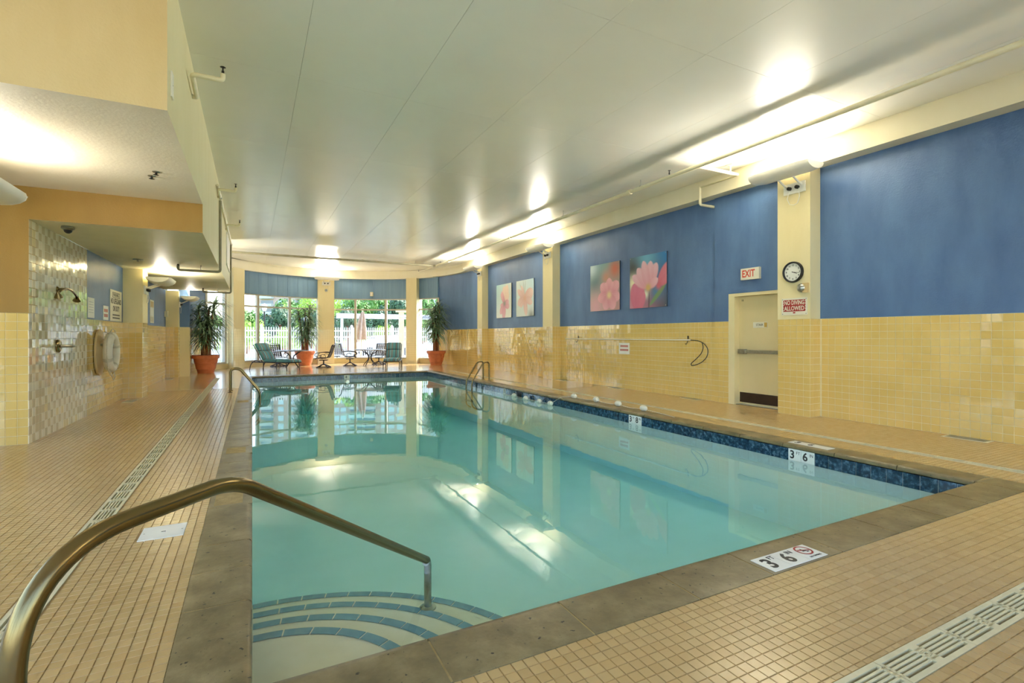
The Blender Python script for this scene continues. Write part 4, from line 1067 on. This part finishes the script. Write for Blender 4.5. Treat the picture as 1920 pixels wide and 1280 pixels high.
obj('drop', B().tube(fillet([(1.0, .9, 0), (1.0, .9, -.36), (1.40, .9, -.36)], .05, 5), .028, 10), PIPEW, br, True)
obj('hanger', B().tube([(.8, 0, .02), (.8, 0, .16)], .014, 6).tube([(.8, -.06, .16), (.8, .06, .16)], .03, 8), PIPEW, br)
cr = thing('sprinkler_cross_main', 'olive sprinkler pipe crossing under the ceiling before the curved windows', 'pipe', (0, 21.05, 4.42))
obj('pipe', B().tube([(-1.6, 0, 0), (7.1, 0, -.02)], .042, 10), GREYPIPE, cr, True)
for x in (1.9, 4.0, 6.2): rod(cr, x, 0, .03, CZ - 4.42)
obj('coupling', B().tube([(7.02, 0, -.02), (7.18, 0, -.02)], .06, 10), GREYPIPE, cr, True)
obj('branch', B().tube([(3.1, 0, 0), (3.25, 3.4, -.02)], .022, 8), PIPEW, cr, True); obj('end_branch', B().tube([(7.1, 0, -.02), (7.1, 2.6, -.02)], .024, 8), PIPEW, cr, True)
head(cr, 3.25, 3.4, 0); head(cr, 7.1, 2.5, .02)
for k, (y, lb) in enumerate(((6.45, 'cream sprinkler stub high on the upper bulkhead nearest the camera'), (11.3, 'cream sprinkler stub high on the left bulkhead, second from the camera'), (14.8, 'cream sprinkler stub high on the left bulkhead, third from the camera'))):
    st = thing('sprinkler_stub', lb, 'pipe', (-.63, y, 4.20), 'sprinkler stubs on the left bulkhead')
    obj('elbow', B().tube(fillet([(0, .55, -.02), (.05, .55, -.02), (.05, .0, .0), (.34, 0, .0), (.34, 0, .07)], .05, 5), .026, 10), PIPEW, st, True)
    obj('sprinkler_head', B().lathe([(.014, 0), (.014, .035), (.008, .04), (.008, .07), (.03, .075), (0, .08)], 10, (.34, 0, .07)), DARK, st, True)
for k, (y, lb) in enumerate(((12.3, 'grey pipe dropping down the left bulkhead and turning under the soffit, nearer one'), (18.2, 'grey pipe dropping down the left bulkhead and turning under the soffit, farther one'))):
    st = thing('drop_pipe', lb, 'pipe', (-.60, y, 0), 'drop pipes on the left bulkhead')
    obj('pipe', B().tube(fillet([(0, 0, 4.22), (0, 0, SZ - .12), (-.75, 0, SZ - .12), (-.75, 0, SZ - .03)], .06, 6), .026, 10), GREYPIPE, st, True)
    obj('hanger', B().tube([(-.35, 0, SZ - .12), (-.35, 0, SZ)], .008, 6), STEEL, st)
    obj('sprinkler_head', B().lathe([(.02, -.05), (.02, 0), (.03, .01), (.012, .03), (0, .03)], 10, (-.75, 0, SZ - .03)), DARK, st, True)
lp_ = thing('bulkhead_pipe', 'thin white pipe running along the top of the left bulkhead', 'pipe', (-.6, 11.3, 4.28)); obj('pipe', B().tube([(0, 0, 0), (0, 7.6, .02)], .024, 8), PIPEW, lp_, True)
for y in (1.0, 4.5, 7.2): obj('clip', B().box((-.03, y - .02, -.03), (.03, y + .02, .03)), STEEL, lp_)
# small fittings at the far end
fx = arc(4.945, -1.3)
rd = thing('column_detector', 'small round grey detector on the middle end column', 'detector', FW(fx[0] - .0, fx[1] - .008, 3.56)); obj('body', B().lathe([(0, 0), (.07, 0), (.06, .04), (0, .05)], 16), STEEL, rd, True); obj('eye', B().lathe([(0, .05), (.02, .05), (.02, .06), (0, .06)], 10), BLACK, rd)
bx = arc(5.19, 23); a = math.radians(23)
eb = thing('emergency_box', 'small cream box on the blue boards over the right curved window', 'box', basis((bx[0], bx[1], 3.44), (math.cos(a), -math.sin(a), 0), (0, 0, 1))); obj('body', B().box((-.07, -.1, 0), (.07, .1, .07)), PIPEW, eb); obj('lens', B().box((-.04, -.06, .07), (.04, .06, .08)), WHITE, eb)

# ------------------------------------------------------------------ patio furniture inside
def chaise(mt, label):
    """x runs from the head end to the foot end"""
    t_ = thing('chaise_lounge', label, 'lounge chair', mt, 'striped chaise lounges')
    for s in (-1, 1):
        y = s * .31
        obj('side_rail', B().tube([(.0, y, .34), (1.9, y, .34)], .018, 8), DARK, t_, True)
        obj('back_rail', B().tube(fillet([(.55, y, .36), (.12, y, .98), (.06, y, 1.0)], .05), .016, 8), DARK, t_, True)
        for x, dx in ((1.78, .04), (.62, 0)): obj('leg', B().tube([(x, y, .34), (x + dx, y, .01)], .016, 8), DARK, t_, True)
        obj('arched_leg', B().tube(fillet([(.55, y, .33), (.2, y, .42), (-.06, y, .25), (-.12, y, .01)], .1), .016, 8), DARK, t_, True)
    obj('cross_bar', B().tube([(1.9, -.31, .34), (1.9, .31, .34)], .016, 8), DARK, t_, True)
    for k in range(9): obj('strap', B().box((.66 + k * .14, -.31, .345), (.72 + k * .14, .31, .353)), STRAP, t_)
    bk = Matrix.Translation((.56, 0, .40)) @ Matrix.Rotation(-math.radians(125), 4, 'Y')
    def cushion(x0, x1, mat4):
        b = B(); n = 6
        prof = [(x0, 0), (x0 + .02, .07), (x0 + .1, .095), (x1 - .1, .095), (x1 - .02, .07), (x1, 0), (x1 - .03, -.015), (x0 + .03, -.015)]
        b.rings([[(x, y, z * k_) for x, z in prof] for y, k_ in ((-.29, .4), (-.27, .9), (-.1, 1), (.1, 1), (.27, .9), (.29, .4))]); return b.xform(mat4)
    obj('seat_cushion', cushion(.58, 1.22, Matrix.Translation((0, 0, .37))), CUSH, t_, True); obj('foot_cushion', cushion(1.23, 1.95, Matrix.Translation((0, 0, .37))), CUSH, t_, True)
    fl_ = Matrix.Scale(-1, 4, (0, 0, 1))
    obj('back_cushion', cushion(.0, .40, bk @ fl_ @ Matrix.Translation((.02, 0, .0))), CUSH, t_, True); obj('head_cushion', cushion(.0, .36, bk @ fl_ @ Matrix.Translation((.43, 0, .0))), CUSH, t_, True)
    return t_
chaise(TR(.22, 22.25, 0, math.radians(-50)), 'teal striped chaise lounge with raised back beside the left round table')
chaise(TR(5.45, 21.65, 0, math.radians(-108)), 'teal and brown striped chaise lounge facing the pool on the right')
def table(x, y, R, label):
    t_ = thing('round_table', label, 'table', (x, y, 0), 'round patio tables')
    obj('top', B().lathe([(0, .70), (R - .03, .70), (R, .71), (R, .735), (R - .03, .74), (0, .74)], 40), mottled('table_top', '#8d8f94', '#9a9ca2', 9, .25) if 'table_top' not in bpy.data.materials else bpy.data.materials['table_top'], t_, True)
    for k in range(4):
        a = PI / 4 + k * PI / 2; c, s = math.cos(a), math.sin(a)
        obj('leg', B().tube(fillet([(.34 * c, .34 * s, 0), (.30 * c, .30 * s, .06), (.07 * c, .07 * s, .30), (.07 * c, .07 * s, .48), (.45 * c, .45 * s, .70)], .12), .018, 8), DARK, t_, True)
    obj('ring', B().tube([(.1 * math.cos(2 * PI * k / 16), .1 * math.sin(2 * PI * k / 16), .4) for k in range(16)], .012, 6, True), DARK, t_, True)
table(1.52, 23.55, .66, 'grey round patio table behind the left chaise lounge'); table(4.78, 23.45, .70, 'grey round patio table before the right curved window')
def make_chair():
    t_ = thing('swivel_chair', 'x', 'chair', (0, 0, 0), 'woven strap swivel chairs')      # faces +x
    for k in range(4):
        a = PI / 4 + k * PI / 2
        obj('base_foot', B().tube([(0, 0, .16), (.16 * math.cos(a), .16 * math.sin(a), .09), (.34 * math.cos(a), .34 * math.sin(a), .015)], .022, 8), DARK, t_, True)
    obj('base_ring', B().tube([(.30 * math.cos(2 * PI * k / 20), .30 * math.sin(2 * PI * k / 20), .02) for k in range(20)], .014, 6, True), DARK, t_, True)
    obj('post', B().tube([(0, 0, .1), (0, 0, .32)], .028, 10), DARK, t_, True)
    obj('spring_plate', B().box((-.16, -.13, .30), (.16, .13, .335)), DARK, t_)
    for s in (-1, 1):
        y = s * .27
        obj('side_frame', B().tube(fillet([(.27, y, .36), (.24, y, .42), (-.20, y, .40), (-.30, y, .62), (-.40, y, .95), (-.46, y, .98)], .09), .015, 8), DARK, t_, True)
        obj('arm', B().tube(fillet([(-.31, y * 1.08, .64), (-.05, y * 1.12, .66), (.24, y * 1.12, .63), (.31, y * 1.12, .54), (.24, y * 1.12, .47), (.17, y * 1.12, .52), (.2, y * 1.1, .42)], .06), .014, 8), DARK, t_, True)
        obj('scroll', B().tube([((.07 + .012 * q) * math.cos(q * .6) - .02, y * 1.1, .50 + (.05 + .008 * q) * math.sin(q * .6)) for q in range(10)], .010, 6), DARK, t_, True)
    sb2 = B()
    for k in range(6): sb2.box((-.2 + k * .08, -.27, .405), (-.155 + k * .08, .27, .413)); sb2.box((-.22, -.25 + k * .09, .411), (.26, -.205 + k * .09, .418))
    obj('seat_webbing', sb2, STRAP, t_, kind='stuff')
    bb2 = B(); A_, Z_ = Vector((-.21, 0, .43)), Vector((-.42, 0, .96))
    d_ = (Z_ - A_); nrm = Vector((d_.z, 0, -d_.x)).normalized()
    mt = basis(A_, (0, 1, 0), d_); L_ = d_.length
    for k in range(7): bb2.obox(mt, (-.27, .02 + k * L_ / 7, -.004), (.27, .02 + k * L_ / 7 + .042, .004))
    for k in range(6): bb2.obox(mt, (-.25 + k * .092, 0, -.008), (-.21 + k * .092, L_, .0))
    obj('back_webbing', bb2, STRAP, t_, kind='stuff')
    obj('top_rail', B().tube([(-.46, -.27, .98), (-.48, 0, .995), (-.46, .27, .98)], .015, 8), DARK, t_, True)
    return t_
ch = make_chair()
spots = [(1.02, 24.45, -65, 'woven strap swivel chair behind the left table, back toward the left window'), (2.72, 22.9, 160, 'woven strap swivel chair in front of the middle column facing left'), (3.95, 23.75, -12, 'woven strap swivel chair left of the right-hand table'), (5.35, 24.2, -125, 'woven strap swivel chair behind the right-hand table')]
for k, (x, y, d_, lb) in enumerate(spots):
    o = ch if k == 0 else copy_tree(ch)
    o['label'] = lb; o.matrix_world = TR(x, y, 0, math.radians(d_))

# ------------------------------------------------------------------ potted palms
def palm(x, y, H, spread, label, seed, potH=.66, potR=.44):
    rn = random.Random(seed)
    t_ = thing('potted_palm', label, 'plant', (x, y, 0), 'potted palms')
    pr = potR
    pot = obj('pot', B().lathe([(0, 0), (pr * .58, 0), (pr * .66, potH * .22), (pr * .70, potH * .23), (pr * .78, potH * .52), (pr * .81, potH * .53), (pr * .88, potH * .80), (pr * .98, potH * .82), (pr, potH * .98), (pr * .96, potH), (pr * .88, potH), (pr * .84, potH * .9), (0, potH * .9)], 36), TERRA, t_, True)
    obj('soil', B().lathe([(0, potH * .9), (pr * .85, potH * .9), (pr * .5, potH * .94), (0, potH * .95)], 20), SOIL, pot, True)
    fb2 = B()
    for s in range(5):
        a = s * 1.26 + rn.random(); top = H * rn.uniform(.55, .82) if s else H * .86
        lean = rn.uniform(.05, .22)
        pth = []
        for k in range(7):
            q = k / 6; pth.append((.10 * math.cos(a) + lean * q * q * math.cos(a), .10 * math.sin(a) + lean * q * q * math.sin(a), potH * .85 + (top - potH * .85) * q))
        obj('trunk', B().tube(pth, .05 if s < 3 else .035, 8, taper=[1.35, 1.15, 1.0, .9, .8, .65, .4]), BARK, t_, True)
        nl = 150
        for k in range(nl):
            q = .34 + .66 * (k / nl) ** .8; i = min(5, int(q * 6)); p = Vector(pth[i]).lerp(Vector(pth[i + 1]), q * 6 - i)
            az = rn.random() * 2 * PI; el = rn.uniform(-.1, .7) + (q - .6) * .7
            L = rn.uniform(.50, .85) * spread * (1.1 - .5 * abs(q - .72)); w = rn.uniform(.015, .026)
            dv = Vector((math.cos(az) * math.cos(el), math.sin(az) * math.cos(el), math.sin(el))); side = Vector((-math.sin(az), math.cos(az), 0))
            vs = []; c = p.copy()
            for g in range(6):
                ww = w * (.5, 1, 1, .85, .5, .06)[g]
                vs += [c - side * ww, c + side * ww]; c = c + dv * (L / 5); dv = (dv + Vector((0, 0, -.34))).normalized()
            fb2.add(vs, [(2 * g, 2 * g + 1, 2 * g + 3, 2 * g + 2) for g in range(5)])
    obj('foliage', fb2, LEAF, t_, kind='stuff')
palm(-1.5, 21.4, 3.0, 1.1, 'tall palm in a terracotta pot at the left end of the deck', 1)
palm(7.62, 22.5, 3.35, 1.05, 'tall palm in a terracotta pot by the right blue wall', 2)
palm(2.15, 24.9, 3.2, .9, 'palm in a terracotta pot between the left table and the middle column', 3)

# ------------------------------------------------------------------ outdoors
struct('ground', B().box((-160, 19.4, -.3), (220, 330, -.12)).box((-160, -60, -.3), (-6.5, 19.4, -.12)).box((9.1, -60, -.3), (220, 19.4, -.12)).box((-6.5, -60, -.3), (9.1, -3.6, -.12)), GRASS, 'lawn around the building')
struct('bounce_terrace', B().box((-40, -45, -.12), (9.1, -3.6, -.06)).box((-40, -3.6, -.12), (-6.5, 19.4, -.06)), TERR, 'unseen pale paving added to bounce daylight in through the windows')  # added reflector: light ground that throws sun up to the ceiling
struct('patio', B().box((-14, 19.4, -.12), (22, 30.2, -.05)), CONC, 'pale concrete patio outside the windows')
struct('parking_lot', B().box((-40, 34, -.118), (80, 60, -.08)), ASPH, 'pale parking lot beyond the fence')
FY = 30.4
fe = thing('picket_fence', 'white picket fence across the patio outside the windows', 'fence', (0, FY, -.1))
pk = B().rings([[(-.03, -.012, 0), (.03, -.012, 0), (.03, .012, 0), (-.03, .012, 0)], [(-.03, -.012, 1.9), (.03, -.012, 1.9), (.03, .012, 1.9), (-.03, .012, 1.9)], [(-.003, -.012, 1.96), (.003, -.012, 1.96), (.003, .012, 1.96), (-.003, .012, 1.96)]]).mesh('picket', FENCE)
x = -9.0; k = 0
while x < 16.5:
    o = obj('picket', pk, None, fe); o.location = (x, 0, 0); x += .124
for z in (.2, 1.35, 1.7): obj('rail', B().box((-9.2, .012, z), (16.6, .05, z + .07)), FENCE, fe)
pm = B().box((-.065, -.065, 0), (.065, .065, 2.02)).add([(-.08, -.08, 2.02), (.08, -.08, 2.02), (.08, .08, 2.02), (-.08, .08, 2.02), (0, 0, 2.1)], [(0, 1, 4), (1, 2, 4), (2, 3, 4), (3, 0, 4), (3, 2, 1, 0)]).mesh('post', FENCE)
x = -9.0
while x < 17: o = obj('post', pm, None, fe); o.location = (x, .05, 0); x += 2.36
um = thing('closed_umbrella', 'folded beige patio umbrella on a pole outside the right curved window', 'umbrella', (5.3, 27.9, -.05))
obj('pole', B().tube([(-.1, 0, 0), (0, 0, 2.75)], .022, 8), WOOD, um, True)
rn = random.Random(5)
cn = [[(.0 + (r * (1 + .28 * math.cos(7 * a_ * 2 * PI / 28))) * math.cos(2 * PI * a_ / 28) - .08 * (2.7 - z), (r * (1 + .28 * math.cos(7 * a_ * 2 * PI / 28))) * math.sin(2 * PI * a_ / 28), z) for a_ in range(28)] for r, z in ((.27, 1.2), (.26, 1.4), (.2, 1.9), (.13, 2.4), (.06, 2.7))]
obj('canvas', B().rings(cn), UMB, um, True); obj('finial', B().lathe([(.03, 2.7), (.03, 2.76), (0, 2.82)], 10), WOOD, um)
obj('base', B().lathe([(0, 0), (.26, 0), (.26, .06), (.05, .1), (0, .1)], 20, (-.1, 0, 0)), DARK, um, True)
oc = copy_tree(ch); oc['label'] = 'woven strap chair on the patio outside beside the middle column'; oc['group'] = 'patio chairs outside'; oc.matrix_world = TR(4.0, 28.0, -.05, math.radians(-90))
pg = thing('white_canopy', 'long white entrance canopy with faded lettering beyond the fence', 'canopy', (9.5, 42, -.1))
obj('fascia', B().box((-3.5, 0, 2.85), (5.2, .5, 3.25)), SLABW, pg)
for x in (-3.2, 4.9): obj('canopy_post', B().box((x, .15, 0), (x + .2, .35, 2.85)), SLABW, pg)
for k in range(2): plate_ = obj('faded_letters', B().box((1.4 + k * 2.0, -.012, 2.95), (2.3 + k * 2.0, 0, 3.13)), mottled('grey_letter', '#9c9ca4', '#a8a8b0', 5, .6) if k == 0 else bpy.data.materials['grey_letter'], pg)
po = thing('outdoor_post', 'tan wooden post outside the right end of the curved windows', 'post', (7.6, 28.6, -.05)); obj('shaft', B().box((-.13, -.1, 0), (.13, .1, 2.75)), WOOD, po); obj('cap', B().box((-.3, -.14, 2.75), (.9, .14, 2.9)), WOOD, po); obj('foot', B().box((-.17, -.14, 0), (.17, .14, .12)), WOOD, po)
def lamp(x, y, H, label):
    t_ = thing('street_lamp', label, 'lamp', (x, y, -.1), 'lamp posts beyond the fence')
    obj('post', B().tube([(0, 0, 0), (0, 0, H)], .06, 8), DARK, t_, True); obj('lantern', B().lathe([(.08, H), (.16, H + .1), (.22, H + .5), (.1, H + .62), (0, H + .66)], 10), WHITE, t_, True)
lamp(.9, 47, 3.5, 'left lamp post beyond the white fence'); lamp(4.4, 50, 2.6, 'middle lamp post in front of the balconies beyond the fence'); lamp(7.3, 52, 2.4, 'right lamp post among the trees beyond the fence')
# trees
def crown_mesh(n, seed, mat, ls=.22):
    rn = random.Random(seed); b = B()
    cl = [(Vector((rn.gauss(0, .45), rn.gauss(0, .45), rn.gauss(0, .4))), rn.uniform(.35, .6)) for _ in range(14)]
    for k in range(n):
        c, r = rn.choice(cl); d = Vector((rn.gauss(0, 1), rn.gauss(0, 1), rn.gauss(0, 1))).normalized()
        p = c + d * r * rn.uniform(.75, 1.02); u = d.orthogonal().normalized(); w = d.cross(u)
        a = rn.random() * 6.28; u, w = u * math.cos(a) + w * math.sin(a), w * math.cos(a) - u * math.sin(a)
        u = (u + d * rn.uniform(-.5, .5)).normalized(); s = ls * rn.uniform(.5, 1)
        b.add([p - u * s * .5, p + w * s * .3, p + u * s * .5, p - w * s * .3], [(0, 1, 2, 3)])
    return b.mesh('crown', mat)
CR = {'g': crown_mesh(3200, 1, TREE), 'l': crown_mesh(2600, 2, LIME), 'd': crown_mesh(3200, 3, DKTREE)}
TK = B().tube([(0, 0, 0), (.03, 0, .4), (-.02, .02, 1)], .06, 8, taper=[1, .8, .6]).mesh('trunk', BARK, True)
def tree(x, y, w, H, kind, label, name='tree'):
    t_ = thing(name, label, name, (x, y, -.12), 'trees and shrubs beyond the fence')
    tr_ = obj('trunk', TK, None, t_); tr_.scale = (w * .9, w * .9, H * .5)
    c = obj('crown', CR[kind], None, t_); c.location = (0, 0, H * .60); c.scale = (w * .36, w * .36, H * .32)
# (pixel column, distance, width, height, kind)
s_, c_ = math.sin(YAW), math.cos(YAW)
def at(u, d):
    r = (u - 960) / FPX; return (d * (s_ + r * c_), d * (c_ - r * s_))
spec = [(452, 66, 5.6, 6.0, 'g', 'round green tree at the left edge of the left curved window'), (540, 66, 5.6, 7.6, 'g', 'bright green tree right beside the balcony building'), (625, 66, 5.6, 8.4, 'l', 'tall light green tree just right of the middle column'), (710, 66, 5.6, 8.6, 'g', 'large green tree behind the white canopy'), (795, 66, 5.6, 8.2, 'g', 'green tree seen through the narrow right window'),
 (583, 57, 4.8, 7.0, 'l', 'light green tree behind the middle palm'), (668, 57, 4.8, 7.3, 'g', 'green tree behind the folded umbrella'), (750, 57, 4.8, 7.0, 'd', 'dark green tree at the right end of the right window'), (400, 57, 4.8, 4.6, 'g', 'green tree seen through the narrow left window'),
 (527, 48.5, 4.0, 5.0, 'd', 'dark green tree before the balconies'), (594, 48.5, 3.0, 4.6, 'd', 'dark tree hidden behind the middle column'), (652, 48.5, 3.2, 4.8, 'd', 'dark tree under the left half of the white canopy'), (714, 48.5, 3.6, 4.4, 'd', 'dark tree below the canopy lettering'), (780, 48.5, 3.6, 5.0, 'g', 'green tree behind the right end column'),
 (464, 40, 2.2, 3.0, 'l', 'lime green shrub beside the left lamp post'), (535, 39, 2.6, 2.4, 'l', 'lime green bush just over the fence left of the palm'), (566, 43, 1.9, 2.4, 'l', 'low lime bush over the fence behind the middle palm'), (712, 41.5, 2.0, 2.6, 'l', 'lime bush above the parked cars')]
for u, d_, w, H, kd, lb in spec:
    x, y = at(u, d_); tree(x, y, w, H, kd, lb, 'tree' if H > 3.5 else 'shrub')
# cars
def car(x, y, rz, label, mat):
    t_ = thing('parked_car', label, 'car', TR(x, y, -.08, rz), 'cars beyond the fence')
    prof = [(-2.2, .35), (-2.25, .75), (-2.0, .92), (-1.3, 1.0), (-.7, 1.45), (.6, 1.48), (1.2, 1.02), (2.0, .9), (2.25, .65), (2.2, .35)]
    obj('body', B().rings([[(px, y_ * (.86 if pz > 1.2 else 1), pz) for px, pz in prof] for y_ in (-.88, .88)]), mat, t_)
    obj('side_glass', B().box((-.95, -.80, 1.05), (.85, .80, 1.36)), DGLASS, t_)
    for px in (-1.4, 1.4):
        for py in (-.8, .8): obj('wheel', B().lathe([(0, -.1), (.32, -.1), (.32, .1), (0, .1)], 18).xform(Matrix.Translation((px, py, .32)) @ Matrix.Rotation(PI / 2, 4, 'X')), BLACK, t_, True)
x, y = at(722, 37); car(x, y, .1, 'white car parked behind the fence right of the umbrella', FENCE)
x, y = at(850, 39); car(x, y, .1, 'silver white car parked behind the fence beside the outdoor post', SLABW)
# apartment tower far behind
D0 = 182.0
bx0, by0 = at(483, D0); bx1, by1 = at(830, D0)
ux = Vector((bx1 - bx0, by1 - by0, 0)); BW = ux.length
ap_ = thing('apartment_tower', 'tall brick apartment tower with white balconies far behind the trees', 'building', basis((bx0, by0, -.1), ux, (0, 0, 1)))
NF, FH = 15, 2.95
obj('wall', B().box((0, 0, -14), (BW, NF * FH + 1.5, 0)), BRICK, ap_)
obj('parapet', B().box((-.3, NF * FH + 1.5, -14.3), (BW + .3, NF * FH + 2.1, .3)), SLABW, ap_)
wm_ = B().box((-1.05, -.1, 0), (1.05, 1.8, .12)).mesh('window', SLABW); gm_ = B().box((-.95, 0, .1), (.95, 1.7, .16)).mesh('pane', PALEGL)
bs_ = B().box((-2.4, 0, 0), (2.4, .25, 1.6)).box((-2.4, .25, 1.5), (2.4, 1.15, 1.6)).box((-2.4, .25, 0), (-2.3, 1.15, 1.6)).box((2.3, .25, 0), (2.4, 1.15, 1.6)).mesh('balcony', SLABW); bd_ = B().box((-2.2, .25, .0), (2.2, 2.4, .05)).mesh('balcony_door', DGLASS)
def px2x(u):
    return (u - 483) / (830 - 483) * BW
for f_ in range(2, NF):
    z = f_ * FH
    for u in (527, 549, 586, 604, 631, 644, 720, 734, 750, 772, 790, 812):
        o = obj('window', wm_, None, ap_); o.location = (px2x(u), z + .7, 0); g_ = obj('pane', gm_, None, o)
    for u in (501, 567, 668, 692):
        o = obj('balcony', bs_, None, ap_); o.location = (px2x(u), z, 0); g_ = obj('door_glass', bd_, None, o)
